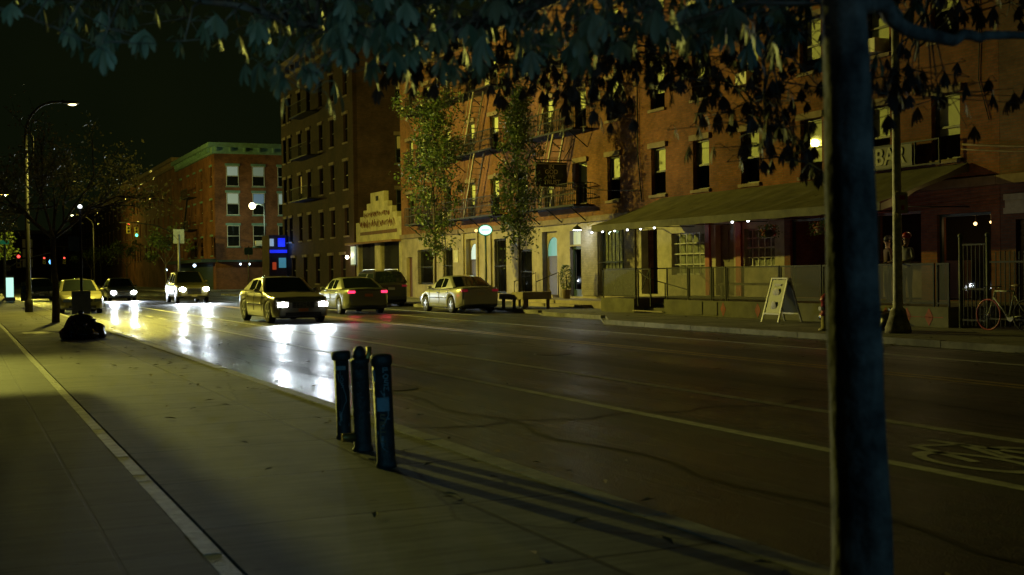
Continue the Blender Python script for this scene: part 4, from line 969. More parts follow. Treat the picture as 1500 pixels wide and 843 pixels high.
    if grille == 'egg':
        g.box(hl - .05, hl + .012, -.36, .36, .50, fz + .03)
        for q in range(7): g.box(hl + .012, hl + .022, -.35 + .11 * q, -.335 + .11 * q, .5, fz + .02, 1)
        for q in range(4): g.box(hl + .012, hl + .022, -.35, .35, .54 + .07 * q, .552 + .07 * q, 1)
        g.box(hl - .02, hl + .026, -.38, .38, fz + .01, fz + .045, 1)
        g.bar((hl + .028, -.12, .66), (hl + .028, .18, .5), .02, .02, mi=1)
    else:
        g.box(hl - .04, hl + .008, -.4, .4, .52, fz - .02)
        for q in range(3): g.box(hl + .008, hl + .018, -.4, .4, .54 + .05 * q, .555 + .05 * q, 1)
    g.build('grille', [M['black'], M['chrome']], t)
    bp = MB().box(hl - .06, hl + .02, -hw * .62, hw * .62, .24, .36); bp.build('lower_intake', M['black'], t)
    MB().box(hl + .02, hl + .035, -.16, .16, .38, .48).build('number_plate', M[plate], t)
    for s in (1, -1):
        h = MB(); yc = s * hw * .70; zc = fz - .06
        h.box(hl - .18, hl + .004, yc - .15, yc + .15, zc - .085, zc + .06)
        if head: h.ball((hl - .02, yc, zc - .01), .10 if head is HL else .14, 12, 8, sc=(.6, 1.3, .9))
        hd = h.build('headlight', head if head else M['chrome'], t)
        MB().box(hl - .02, hl + .006, yc - .16, yc + .16, zc - .092, zc - .077).build('bezel', M['black'], hd)
        tl = MB(); zc = tail - .14; yc = s * hw * .72
        tl.box(-hl - .004, -hl + .20, yc - .11, yc + .14, zc - .045, zc + .05); tl.build('taillight', tailm if tailm else surf('red_lens', (.35, .01, .015), .25), t)
        mr = MB().ball((ws[0] - .28, s * (hw + .07), belt + .06), .1, 10, 6, sc=(.6, 1, .7)).bar((ws[0] - .28, s * (hw * .9), belt), (ws[0] - .28, s * (hw + .04), belt + .03), .04)
        mr.build('mirror', paint, t)
        for xx in (.02, -1.0): MB().box(xx - .09, xx + .09, s * hw * .985, s * (hw * .985 + .025), belt - .14, belt - .115).build('door_handle', M['chrome'] if not suv else M['black'], t)
    rb = MB().box(-hl - .025, -hl + .03, -hw * .8, hw * .8, .36, .52); rb.build('rear_bumper', M['black'] if suv else paint, t)
    MB().box(-hl - .04, -hl - .026, -.16, .16, tail - .32 + (.0), tail - .21).build('number_plate', M[plate], t)
    MB().box(-hl + .4, hl - .35, -hw * .7, hw * .7, sill - .04, sill + .03).build('underbody', M['black'], t)
    if rack:
        for s in (1, -1): MB().tube([(rf + .1, s * hw * .6, H), (rf + .2, s * hw * .6, H + .07), (ws[1] - .2, s * hw * .6, H + .07), (ws[1] - .1, s * hw * .6, H)], .025, 6).build('roof_rail', M['rim'], t)
    return t
HL2 = glow('far_headlight_lens', (.82, .91, 1.0), 90); HL = glow('headlight_lens', (.88, .94, 1.0), 30); TL = glow('taillight_lens', (1, .03, .10), 2.6); TL2 = glow('dim_taillight_lens', (1, .04, .08), .07)
def place(o, x, y, heading): o.location = (x, y, 0); o.rotation_euler.z = heading
DN, UP = R(-90), R(90)   # facing the camera end (-y) / away (+y)
c5 = make_car('saloon_car', 'gold grey box nosed saloon with headlights on and an orange number plate, nearest oncoming car', (.27, .24, .16), L=4.95, Wd=1.88, H=1.49, hood=1.0, belt=1.0, tail=1.06, ws=(.85, .15), rf=-1.0, rw=-1.65, wr=.36, axf=1.55, axr=-1.5, head=HL, grille='egg', plate='plate_o')
place(c5, 9.92, 40.3, DN + R(2))
c6 = make_car('saloon_car', 'grey green saloon driving away with its red taillights lit', (.20, .21, .13), L=4.75, Wd=1.8, H=1.42, hood=.93, belt=.93, tail=1.0, ws=(.9, .2), rf=-.85, rw=-1.6, wr=.31, tailm=TL, plate='plate_o')
place(c6, 14.35, 46.9, UP)
c7 = make_car('estate_car', 'black estate car with pale roof rails parked at the far kerb', (.02, .02, .02), L=4.7, Wd=1.82, H=1.68, hood=1.02, belt=1.02, tail=1.12, ws=(1.0, .35), rf=-1.85, rw=-2.2, wr=.35, suv=True, tailm=TL2, rack=True)
place(c7, 18.2, 55.4, UP)
c8 = make_car('saloon_car', 'silver four door saloon parked at the far kerb with unlit taillights, nearest parked car there', (.42, .42, .36), L=4.55, Wd=1.75, H=1.42, hood=.92, belt=.92, tail=1.0, ws=(.95, .25), rf=-.8, rw=-1.5, wr=.31, tailm=TL2)
place(c8, 18.05, 44.5, UP)
c4 = make_car('pickup_truck', 'yellowish tall truck coming on with one glaring and one weaker headlight', (.30, .27, .12), L=5.0, Wd=1.9, H=1.85, hood=1.2, belt=1.2, tail=1.25, ws=(.9, .4), rf=-1.3, rw=-1.7, wr=.38, axf=1.5, axr=-1.5, head=HL2, suv=True, sill=.35)
place(c4, 12.4, 73.6, DN)
c3 = make_car('saloon_car', 'pale saloon coming on with both headlights on, leftmost of the lit cars', (.34, .34, .26), L=4.6, Wd=1.8, H=1.5, head=HL2)
place(c3, 9.8, 84.5, DN)
c2 = make_car('taxi', 'yellow lit saloon parked at the near kerb just behind the sign post', (.24, .22, .12), L=4.7, Wd=1.8, H=1.48, hood=.98, belt=.97, tail=1.02)
place(c2, 4.84, 57.2, DN)
c1 = make_car('saloon_car', 'dark saloon parked at the near kerb, farthest left of the cars', (.04, .045, .04), L=4.8, Wd=1.85, H=1.55, hood=1.0, belt=1.0, tail=1.05, suv=False)
place(c1, 5.15, 90.5, DN)

# ------------------------------------------------------------------ street lamps
LC = (.96, .84, .12)
def lamp_light(name, loc, power, col=LC, radius=.16, spot=None, rot=None, blend=.5):
    d = bpy.data.lights.new(name, 'SPOT' if spot else 'POINT'); d.energy = power; d.color = col; d.shadow_soft_size = radius
    if spot: d.spot_size = R(spot); d.spot_blend = blend
    o = bpy.data.objects.new(name, d); C.objects.link(o); o.location = loc
    if rot is not None: o.rotation_euler = rot
    return o
def street_lamp(label, x, y, reach, zc, z, em, side=1, double=False, pm=None):
    pm = pm or M['dsteel']
    t = thing('street_lamp', label, 'street lamp', (x, y, SW), 0 if side > 0 else pi, group='street lamps')
    MB().lathe((0, 0, 0), [(.16, 0), (.16, .5), (.11, .55), (.1, .9), (.075, zc)], 12).build('pole', pm, t)
    pts = []; n = 12
    for k in range(n + 1):
        a = pi / 2 * k / n; pts.append((reach * (1 - cos(a)) * .85, 0, zc + (z - zc) * sin(a)))
    pts.append((reach * .98, 0, z + .02))
    am = MB().tube(pts, [.055] * (n + 1) + [.045], 8)
    if double: am.tube([(.28, 0, zc - 1.2), (.28, 0, zc - .1), (pts[2][0] + .1, 0, pts[2][2] - .2)], .04, 6); am.bar((0, 0, zc - 1.1), (.28, 0, zc - 1.1), .04)
    am.build('arm', pm, t)
    h = MB().ball((reach + .3, 0, z), .2, 12, 8, sc=(1.9, .75, .4)).box(reach - .05, reach + .05, -.06, .06, z - .02, z + .1)
    hh = h.build('head', pm, t)
    if em: MB().ball((reach + .38, 0, z - .07), .12, 12, 8, sc=(1.5, .85, .5)).build('lens', em, hh)
    return t
EMS = glow('sodium_lens', (1.0, .82, .38), 5)
M['dsteel'] = surf('weathered_lamp_steel', (.03, .028, .022), .6, scale=6, var=.3)
street_lamp('curved street lamp with a lit head above the near pavement tree, on the left', 2.7, 55, 1.5, 7.5, 8.95, EMS, double=True)
street_lamp('far off street lamp at the very left edge, its white head glowing', 2.6, 117, 1.0, 7.8, 9.0, glow('white_lens', (.9, .95, 1.0), 10))
street_lamp('distant street lamp whose white head hangs just left of the street middle', 18.5, 190, 2.6, 9.0, 10.8, bpy.data.materials['white_lens'], side=-1)
tf = street_lamp('tall bare pole of a far pavement street lamp, right of the near trunk', 18.25, 20.0, 2.2, 8.6, 9.9, None, side=-1, pm=surf('cream_lamp_pole', (.66, .62, .42), .6, scale=6, var=.4))
lb2 = MB().lathe((0, 0, 0), [(.28, -.0), (.27, .12), (.2, .32), (.16, .5)], 10); lb2.build('base', surf('flaking_cream_base', (.42, .38, .2), .8, scale=7, var=.7, bump=.8, bscale=9, col2=(.12, .10, .05)), tf)
bx = MB().box(-.17, .17, .1, .13, 2.55, 3.0).box(-.15, .15, .13, .16, 2.57, 2.98); bxo = bx.build('notice_plate', surf('cream_notice', (.50, .44, .22), .6), tf)
for q in ((-.07, .07, 2.84, 2.93), (-.05, .03, 2.62, 2.72)): MB().box(q[0], q[1], .16, .165, q[2], q[3]).build('mark', M['red'], bxo)
# far side-street lamp
sl = thing('side_street_lamp', 'glowing yellow side street lamp on a bracket before the corner building', 'street lamp', (27.7, 119, SW))
MB().tube([(0, 0, 0), (0, 0, 8.6)], [.12, .07], 8).build('pole', M['dsteel'], sl); MB().tube([(0, 0, 8.3), (-.6, 0, 8.5), (-1.0, 0, 8.35)], .05, 6).build('arm', M['steel'], sl)
MB().ball((-1.2, 0, 8.3), .33, 12, 8).build('lens', glow('yellow_globe', (1.0, .85, .4), 8), sl)

# ------------------------------------------------------------------ traffic signals and posts at the crossing
RED = glow('red_signal', (1, .05, .04), 4); GRN = glow('green_signal', (.05, 1.0, .75), 7)
def signal_head(t, x, z, red, name='signal_head'):
    m = MB().box(x - .17, x + .17, -.12, .12, z - .5, z + .5); h = m.build(name, surf('yellow_signal_case', (.40, .32, .05), .5), t)
    for k, zz in enumerate((.33, 0, -.33)):
        em = RED if (red and k == 0) else GRN if (not red and k == 2) else M['black']
        MB().lathe((x, -.125, z + zz), [(.11, .0), (.11, .01)], 14, 'y').build('lens', em, h)
        MB().box(x - .12, x + .12, -.28, -.121, z + zz + .115, z + zz + .13).build('visor', M['black'], h)
ts = thing('traffic_signal', 'traffic signal on a long curved arm over the street, green light shining', 'traffic light', (19.9, 122.5, SW))
MB().tube([(0, 0, 0), (0, 0, 5.6)], [.13, .1], 8).build('pole', M['steel'], ts)
MB().tube([(0, 0, 5.0), (-.8, 0, 5.9), (-2.2, 0, 6.5), (-4.2, 0, 6.75), (-5.6, 0, 6.75)], .06, 6).build('mast_arm', M['iron'], ts)
signal_head(ts, -4.0, 5.85, False); signal_head(ts, -4.75, 6.2, True)
MB().box(-.5, .55, -.05, .0, 4.7, 6.1).build('sign_plate', surf('pale_street_sign', (.55, .6, .5), .5), ts)
t2 = thing('traffic_signal', 'traffic signal on a pale pole at the far left edge with a short arm', 'traffic light', (3.15, 97, SW))
MB().tube([(0, 0, 0), (0, 0, 5.2)], .09, 8).build('pole', M['steel'], t2); MB().tube([(0, 0, 2.1), (1.1, 0, 2.8), (2.1, 0, 3.1), (3.4, 0, 3.4)], .05, 6).build('mast_arm', M['steel'], t2); signal_head(t2, .95, 2.75, True)
MB().box(-.3, .3, -.1, -.09, 4.0, 4.3).build('street_sign', glow('green_street_sign', (.05, .5, .2), .12), t2)
t3 = thing('traffic_signal', 'distant signal showing red, seen left of the near pavement tree trunk', 'traffic light', (12.2, 178, SW)); 
MB().tube([(6, 0, 0), (6, 0, 6)], .1, 6).tube([(6, 0, 5.5), (-1, 0, 5.9)], .06, 6).build('mast_arm', M['iron'], t3); signal_head(t3, 1.2, 3.9, True); signal_head(t3, -1.4, 3.9, True); MB().bar((1.2, 0, 4.4), (1.2, 0, 5.8), .06).bar((-1.4, 0, 4.4), (-1.4, 0, 5.9), .06).build('hanger', M['iron'], t3)
# tail-lights / distant lit things: small distant cars
for i, (x, y, hd_, em_h, em_t, lab) in enumerate(((8.9, 150, DN, HL, None, 'tiny distant car beyond the crossing with its headlights on'), (14.4, 165, UP, None, TL, 'tiny distant car beyond the crossing showing red taillights'))):
    c = make_car('distant_car', lab, (.1, .1, .09), head=em_h, tailm=em_t); place(c, x, y, hd_)
# posts
sp = thing('sign_post', 'thin dark post with a grey plate low down, rising from behind the rubbish bags', 'sign', (3.45, 39.4, SW))
MB().tube([(0, 0, 0), (0, 0, 3.6)], .04, 8).build('post', M['iron'], sp)
MB().box(-.3, .26, -.06, -.04, .3, 1.02).build('plate', surf('grey_plate', (.22, .24, .27), .5), sp)
MB().box(-.36, -.04, -.05, -.03, 2.25, 2.7).build('parking_plate', surf('dull_blue_plate', (.05, .07, .1), .5), sp)
MB().ball((0, 0, 3.62), .06).build('cap_lamp', glow('cap_lamp_glass', (.9, .95, 1), 5), sp)
s2 = thing('sign_post', 'post stacked with pale plates beside the farthest left parked car', 'sign', (3.2, 66, SW))
MB().tube([(0, 0, 0), (0, 0, 3.6)], .035, 8).build('post', M['steel'], s2)
for z in (2.0, 2.5, 3.0): MB().box(-.22, .26, -.06, -.04, z, z + .42).build('plate', surf('pale_parking_plate', (.42, .42, .3), .5), s2)
nwb = thing('newspaper_box', 'dark newspaper box on the kerb below the stacked pale plates', 'box', (3.05, 65.2, SW))
MB().box(-.22, .22, -.2, .2, .3, 1.15).box(-.2, .2, -.18, .18, 1.15, 1.25).build('case', surf('dark_teal_paint', (.03, .06, .06), .5), nwb)
MB().box(-.17, .17, -.21, -.201, .7, 1.05).build('window', M['cglass'], nwb); MB().box(-.05, .05, -.05, .05, 0, .3).build('leg', M['iron'], nwb)
kd = thing('lit_kiosk', 'bright mint lit kiosk panel on the near pavement at the far left', 'kiosk', (3.0, 84, SW))
MB().box(-.22, .22, -.1, .1, .25, 1.5).build('panel', glow('mint_panel', (.55, 1.0, .8), 1.1), kd); MB().box(-.28, .28, -.12, .12, 1.5, 1.62).box(-.28, .28, -.12, .12, 0, .25).build('frame', M['steel'], kd)
bs2 = thing('blue_sign', 'small round blue lit sign hanging over the distant kerb', 'sign', (9.5, 104 + 40, 0))
MB().tube([(0, .1, SW), (0, .1, 3.2)], .06, 6).build('post', M['iron'], bs2); MB().ball((0, 0, 3.4), .3, 12, 8, sc=(1, .4, 1)).build('lamp', glow('blue_globe', (.15, .5, 1.0), 2.5), bs2)
gp = thing('street_name_sign', 'small green street name sign on a post before the corner building', 'sign', (22.0, 100.5, SW))
MB().tube([(0, 0, 0), (0, 0, 3.9)], .04, 8).build('post', M['steel'], gp); MB().box(-.35, .35, -.03, .0, 3.15, 3.75).build('plate', surf('green_sign_plate', (.10, .28, .18), .5), gp)
# small lights along the far shops
sw = glow('blue_white_lamp', (.6, .8, 1.0), 8)
for i, (x, y, z, lab) in enumerate(((22.9, 131, 2.7, 'blue white lamp under the corner building canopy, brightest of the far shop lamps'), (23.2, 152, 2.4, 'small blue lamp on the low orange brick building far down the street'), (26.6, 125.3, 2.75, 'left lamp of the close pair under the corner building canopy'), (27.5, 125.3, 2.75, 'right lamp of the close pair under the corner building canopy'))):
    l = thing('shop_lamp', lab, 'lamp', (x, y, z), group='lamps along the far shops'); MB().ball((0, 0, 0), .16 if i == 0 else .1, 10, 6).build('globe', sw, l); MB().tube([(0, 0, .1), (0, 0, .35)], .02, 5).build('stem', M['iron'], l)

# ------------------------------------------------------------------ near bollards and standpipe
def bollard(x, y, h, r, label, lean=(0, 0), cap=1.3, tagtext=None, sticker=None, rz=0):
    t = thing('bollard', label, 'bollard', (x, y, SW), rz, group='battered dark blue bollards at the near kerb'); t.rotation_euler = (lean[0], lean[1], rz)
    MB().lathe((0, 0, 0), [(r * 1.12, 0), (r * 1.1, .03), (r, .05), (r, h - .08)], 24).build('tube', M['bolted'], t)
    MB().lathe((0, 0, h - .08), [(r * 1.02, 0), (r * cap, .012), (r * cap * 1.02, .04), (r * cap, .07), (r * cap * .8, .08), (r * .5, .085)], 24).build('cap', M['bolted'], t)
    return t
def wrap_patch(r, a0, a1, z0, z1, n=8, off=.0015):
    m = MB(); vs = []
    for k in range(n + 1):
        a = a0 + (a1 - a0) * k / n; vs += [((r + off) * cos(a), (r + off) * sin(a), z0), ((r + off) * cos(a), (r + off) * sin(a), z1)]
    m.add(vs, [(2 * k, 2 * k + 2, 2 * k + 3, 2 * k + 1) for k in range(n)], 0, True); return m
def scrawl(parent, r, strokes, mat, width=.008, off=.004):
    """strokes: lists of (angle, height) wrapped on the tube"""
    m = MB()
    for s in strokes:
        pts = [((r + off) * cos(a), (r + off) * sin(a), z) for a, z in s]
        m.tube(pts, width, 5)
    m.build('graffiti', mat, parent)
fa = R(-90 - 17)       # direction of the viewer around a tube
r0 = .070
b1 = bollard(3.0, 10.05, .74 + .02, .062, 'left bollard with a wide flat flanged cap', lean=(R(0), R(-1.5)))
b2 = bollard(2.83, 8.42, .83, r0, 'right bollard, covered in a pale sticker and vertical graffiti letters', lean=(R(0), R(-2)), cap=1.12)
b3p = thing('standpipe', 'dark domed fire standpipe between the two flanged bollards', 'standpipe', (2.93, 9.3, SW)); b3p.rotation_euler = (0, R(-1.5), 0)
MB().lathe((0, 0, 0), [(.085, 0), (.085, .02), (.072, .04), (.07, .70), (.078, .71), (.078, .735), (.05, .745), (.05, .75)], 22).build('barrel', M['bolted'], b3p)
MB().lathe((0, 0, .745), [(.05, 0), (.052, .03), (.048, .06), (.035, .085), (.015, .1)], 16).build('dome_cap', M['bolted'], b3p)
MB().tube([(.05, .0, .70), (.10, .05, .78), (.10, .05, .83)], .022, 10).build('brass_plug', surf('dull_brass', (.45, .32, .1), .4, metal=.7), b3p)
MB().lathe((0, -.0, .12), [(.03, -.17), (.034, -.15), (.034, -.06)], 12, 'x').build('outlet', bpy.data.materials['dull_brass'], b3p)
# sticker and writing on the right bollard
ps = wrap_patch(r0, fa - .75, fa + .6, .42, .52); p_ = ps.build('sticker', M['sticker'], b2); p_['label'] = 'pale blue square sticker'
ps = wrap_patch(r0, fa - 1.25, fa - .8, .64, .72); ps.build('sticker', M['sticker'], b2)
def letters(parent, r, txt, z, dz, size, mat, ac=fa, width=.0055):
    """hand drawn block letters running down the tube"""
    G = {'P': [[(0, 0), (0, 1), (.7, .95), (.75, .55), (0, .5)]], 'O': [[(.1, .1), (0, .6), (.4, 1), (.8, .6), (.6, .1), (.1, .1)]], 'S': [[(.8, .9), (.2, 1), (.1, .6), (.8, .4), (.7, 0), (0, .05)]],
         'M': [[(0, 0), (.1, 1), (.4, .4), (.7, 1), (.8, 0)]], 'E': [[(.8, 1), (0, 1), (.05, .5), (.6, .5)], [(.05, .5), (0, 0), (.8, 0)]], 'L': [[(0, 1), (0, 0), (.7, 0)]], 'Y': [[(0, 1), (.4, .5), (.8, 1)], [(.4, .5), (.3, 0)]]}
    out = []
    for i, c in enumerate(txt):
        for s in G.get(c, []): out.append([(ac + (px_ - .4) * size / r, z - i * dz + pz_ * dz * .82) for px_, pz_ in s])
    scrawl(parent, r, out, mat, width, .003)
letters(b2, r0, 'POSML', .70, .045, .045, M['chalk'], fa + .35)
letters(b2, r0, 'SEL', .34, .07, .05, surf('rust_scrape', (.30, .22, .13), .7), fa - .2, .007)
letters(b1, .062, 'YLOS', .60, .05, .03, M['chalk'], fa, .003)
for (a, z) in ((fa - .3, .63), (fa + .1, .57)): pass
for bb, rr_, seed_ in ((b1, .062, 4), (b2, r0, 9)):
    random.seed(seed_)
    for k_ in range(9):
        a_ = fa + random.uniform(-1.1, 1.0); z_ = random.uniform(.06, .72); w_ = random.uniform(.06, .22); h_ = random.uniform(.008, .03)
        wrap_patch(rr_, a_, a_ + w_, z_, z_ + h_, 3, .0012).build('paint_chip', M['rust'] if k_ % 3 else M['chalk'], bb)
    scrawl(bb, rr_, [[(fa + .9 * sin(q * .9 + seed_) * .6, .1 + .06 * q + .02 * cos(q * 2.1)) for q in range(9)], [(fa - .5 + .05 * q, .2 + .05 * sin(q * 1.7)) for q in range(8)]], M['chalk'], .0035, .002)
wrap_patch(.062, fa - .9, fa + .6, .60, .635).build('tape_band', M['chalk'], b1)
wrap_patch(.07, fa - .6, fa + .5, .60, .66).build('sticker', M['bolted'], b3p)

# rubbish bags
def bag(x, y, s, label, sc=(1, 1, .8), seed=1):
    random.seed(seed); o = MB(); n, m_ = 22, 14; vs = []; ph = [random.uniform(0, 6) for _ in range(6)]
    for i in range(m_ + 1):
        t = pi * i / m_
        for j in range(n):
            a = 2 * pi * j / n; r = s * (1 + .09 * sin(5 * a + ph[0] + 3 * t) + .07 * sin(9 * a + ph[1]) * sin(t) + .05 * sin(7 * t + ph[2]))
            z = s * cos(t) * sc[2] * (1.12 if t < 1 else 1); zz = max(z, -s * .42)
            vs.append((r * sin(t) ** .8 * cos(a) * sc[0] if 0 < i < m_ else 0, r * sin(t) ** .8 * sin(a) * sc[1] if 0 < i < m_ else 0, zz + s * .42))
    o.add(vs, [(i * n + j, (i + 1) * n + j, (i + 1) * n + (j + 1) % n, i * n + (j + 1) % n) for i in range(m_) for j in range(n)], 0, True)
    t = thing('rubbish_bag', label, 'rubbish bag', (x, y, SW), random.uniform(0, 3), group='black rubbish bags')
    o.build('sack', M['bag'], t)
    MB().lathe((0, 0, s * (.42 + sc[2]) * .98), [(.05, -.03), (.03, .02), (.07, .09), (.05, .12)], 9).build('tied_neck', M['bag'], t)
    return t
bag(2.60, 30.0, .38, 'tallest black rubbish bag in the heap under the sign post', (1, 1, 1.0), 1)
bag(2.38, 29.6, .26, 'left black rubbish bag of the heap by the sign post', (1.1, 1, .8), 2)
bag(2.86, 29.8, .28, 'right black rubbish bag of the heap, nearest the kerb', (1, 1, .85), 3)
bag(2.62, 29.4, .24, 'front middle black rubbish bag of the heap by the sign post', (1.2, 1, .7), 5)
bg = bag(20.05, 24.0, .42, 'dark red and black bag slumped behind the advertising board', (1, 1.2, .8), 6)
bg2 = bag(18.75, 20.75, .33, 'dark bag slumped against the flaking lamp post base', (1, 1.2, .8), 8)
random.seed(11)

# A board
ab = thing('a_board', 'cream framed folding advertising board standing on the far pavement before the patio', 'sign', (19.75, 26.0, SW), R(-94))
tl = R(16)
def board(sgn, parent):
    m = MB(); h = 1.15; w = .36
    P = lambda x, z, d=0: (x, sgn * (.03 + (h - z) * math.tan(tl)) + sgn * d, z)
    for s in (-1, 1): m.bar(P(s * w, h + .01), P(s * (w + .03), 0), .055, .035, up=(0, 1, 0))
    m.bar(P(-w, h), P(w, h), .05, .035, up=(0, 0, 1)); m.bar(P(-w, .22), P(w, .22), .05, .035, up=(0, 0, 1))
    o = m.build('frame', M['cream'] if sgn < 0 else M['steel'], parent)
    q = MB(); a = [P(-w + .02, h - .04), P(w - .02, h - .04), P(w - .02, .24), P(-w + .02, .24)]; d = V((0, .012, 0))
    q.add([V(p) for p in a] + [V(p) + d for p in a], [(0, 1, 2, 3), (7, 6, 5, 4), (0, 4, 5, 1), (1, 5, 6, 2), (2, 6, 7, 3), (3, 7, 4, 0)])
    q.build('panel', M['chalkboard'] if sgn < 0 else surf('navy_panel', (.02, .03, .06), .5), o)
    if sgn < 0:
        k = MB(); 
        k.ball(P(0, .78, .015), .16, 14, 8, sc=(1, .06, .8)).ball(P(.02, .42, .015), .13, 12, 8, sc=(1, .06, 1.1)).bar(P(-.16, .98, .012), P(.16, .98, .012), .02, .05)
        k.build('printed_picture', surf('yellow_print', (.50, .42, .16), .5, scale=7, var=.6, col2=(.16, .14, .06)), o)
board(-1, ab); board(1, ab)

# fire hydrant at the far kerb
hy = thing('fire_hydrant', 'red topped fire hydrant with a yellow base at the far kerb beside the near trunk', 'hydrant', (17.75, 21.75, SW))
MB().lathe((0, 0, 0), [(.17, 0), (.17, .04), (.11, .06), (.11, .34)], 16).build('base', surf('yellow_hydrant_paint', (.50, .42, .10), .6, scale=9, var=.4), hy)
MB().lathe((0, 0, .34), [(.14, 0), (.14, .04), (.105, .06), (.105, .32), (.13, .33), (.13, .36), (.11, .42), (.06, .47), (.03, .50)], 16).build('barrel', M['red'], hy)
for a in (R(180), R(270), 0): MB().tube([(0, 0, .5), (.17 * cos(a), .17 * sin(a), .5)], .05, 10).build('outlet', M['cream'], hy)

# bicycle
bk = thing('bicycle', 'pale framed bicycle with a red front wheel leaning by the iron picket fence', 'bicycle', (20.4, 19.05, SW), R(-90)); bk.rotation_euler.x = R(0)
def wheel(x, m, nm):
    w = MB(); n = 32; 
    w.tube([(x + .33 * cos(2 * pi * k / n), 0, .345 + .33 * sin(2 * pi * k / n)) for k in range(n + 1)], .017, 7, cap=False)
    o = w.build(nm, m, bk); s = MB()
    for k in range(14): a = 2 * pi * k / 14; s.bar((x, 0, .345), (x + .32 * cos(a), 0, .345 + .32 * sin(a)), .004)
    s.lathe((x, 0, .345), [(.025, -.03), (.025, .03)], 8, 'y'); s.build('spokes', M['chrome'], o)
wheel(-.52, M['red'], 'front_wheel'); wheel(.50, M['tyre'], 'rear_wheel')
fr = MB(); fm = surf('pale_mint_frame', (.45, .48, .33), .4)
BB = (.05, 0, .30); HT = (-.33, 0, .86); HB = (-.37, 0, .72); STt = (.20, 0, .86); RA = (.50, 0, .345); FA = (-.52, 0, .345)
for a, b, r in ((HT, STt, .016), (HB, BB, .018), (BB, STt, .016), (BB, RA, .011), ((.18, 0, .80), RA, .010), (HT, HB, .02), (HB, FA, .013)): fr.tube([a, b], r, 8)
fr.build('frame', fm, bk)
MB().tube([HT, (-.32, 0, .95)], .013, 8).tube([(-.34, -.2, .96), (-.34, .2, .96)], .012, 8).tube([(-.34, .2, .96), (-.44, .2, .93), (-.42, .2, .85)], .012, 8).tube([(-.34, -.2, .96), (-.44, -.2, .93), (-.42, -.2, .85)], .012, 8).build('handlebar', M['chrome'], bk)
MB().tube([STt, (.225, 0, .95)], .012, 8).ball((.24, 0, .98), .1, 12, 6, sc=(1.3, .6, .3)).build('saddle', surf('tan_saddle', (.40, .30, .15), .5), bk)
MB().lathe((.05, 0, .30), [(.09, .02), (.09, .026)], 18, 'y').bar((.05, .04, .30), (.15, .05, .18), .015).bar((.05, -.04, .30), (-.05, -.05, .42), .015).build('crank', M['steel'], bk)

# ------------------------------------------------------------------ people
def person(label, loc, rz, joints, cloth, legs, hairm=None, hat=None, group=None):
    t = thing('person', label, 'person', loc, rz, group)
    # continuous skinned body
    me = bpy.data.meshes.new('body'); vs = [j[1] for j in joints]; idx = {j[0]: i for i, j in enumerate(joints)}
    es = [(idx[j[0]], idx[j[3]]) for j in joints if j[3]]
    me.from_pydata(vs, es, []); o = bpy.data.objects.new('body_tmp', me); C.objects.link(o)
    o.modifiers.new('skin', 'SKIN'); sk_ = me.skin_vertices[0].data
    for i, j in enumerate(joints): sk_[i].radius = j[2] if isinstance(j[2], tuple) else (j[2], j[2]); sk_[i].use_root = (i == 0)
    ss = o.modifiers.new('sub', 'SUBSURF'); ss.levels = 2; ss.render_levels = 2
    bpy.context.view_layer.update(); dg = bpy.context.evaluated_depsgraph_get()
    bm_ = bpy.data.meshes.new_from_object(o.evaluated_get(dg)); bpy.data.objects.remove(o)
    bm_.materials.clear(); [bm_.materials.append(x) for x in (M['skin'], cloth, legs, M['black'])]
    for p in bm_.polygons:
        z = p.center.z; far = abs(p.center.x) > .34 or p.center.y < -.34; p.use_smooth = True
        p.material_index = 0 if z > 1.43 else (1 if z > .93 else (3 if z < .09 else 2))
        if z > .8 and z < 1.43 and far: p.material_index = 0
    b = bpy.data.objects.new('body', bm_); C.objects.link(b); b.parent = t
    # face and hair
    f = MB().ball((0, -.105, 1.60), .018, 8, 6, sc=(.8, 1, 1.4)).ball((.095, 0, 1.61), .022, 8, 6, sc=(.4, .8, 1.3)).ball((-.095, 0, 1.61), .022, 8, 6, sc=(.4, .8, 1.3)); f.build('face_features', M['skin'], b)
    MB().ball((.034, -.088, 1.635), .011, 8, 6).ball((-.034, -.088, 1.635), .011, 8, 6).build('eyes', M['black'], b)
    h = MB(); h.ball((0, .02, 1.66), .112, 14, 10, sc=(.92, 1.05, 1.0))
    if hat: h = MB().ball((0, .01, 1.70), .108, 14, 8, sc=(.95, 1.05, .85)).box(-.07, .07, -.2, -.08, 1.68, 1.695)
    h.build('cap' if hat else 'hair', hat or (hairm or M['hair']), t)
    return t
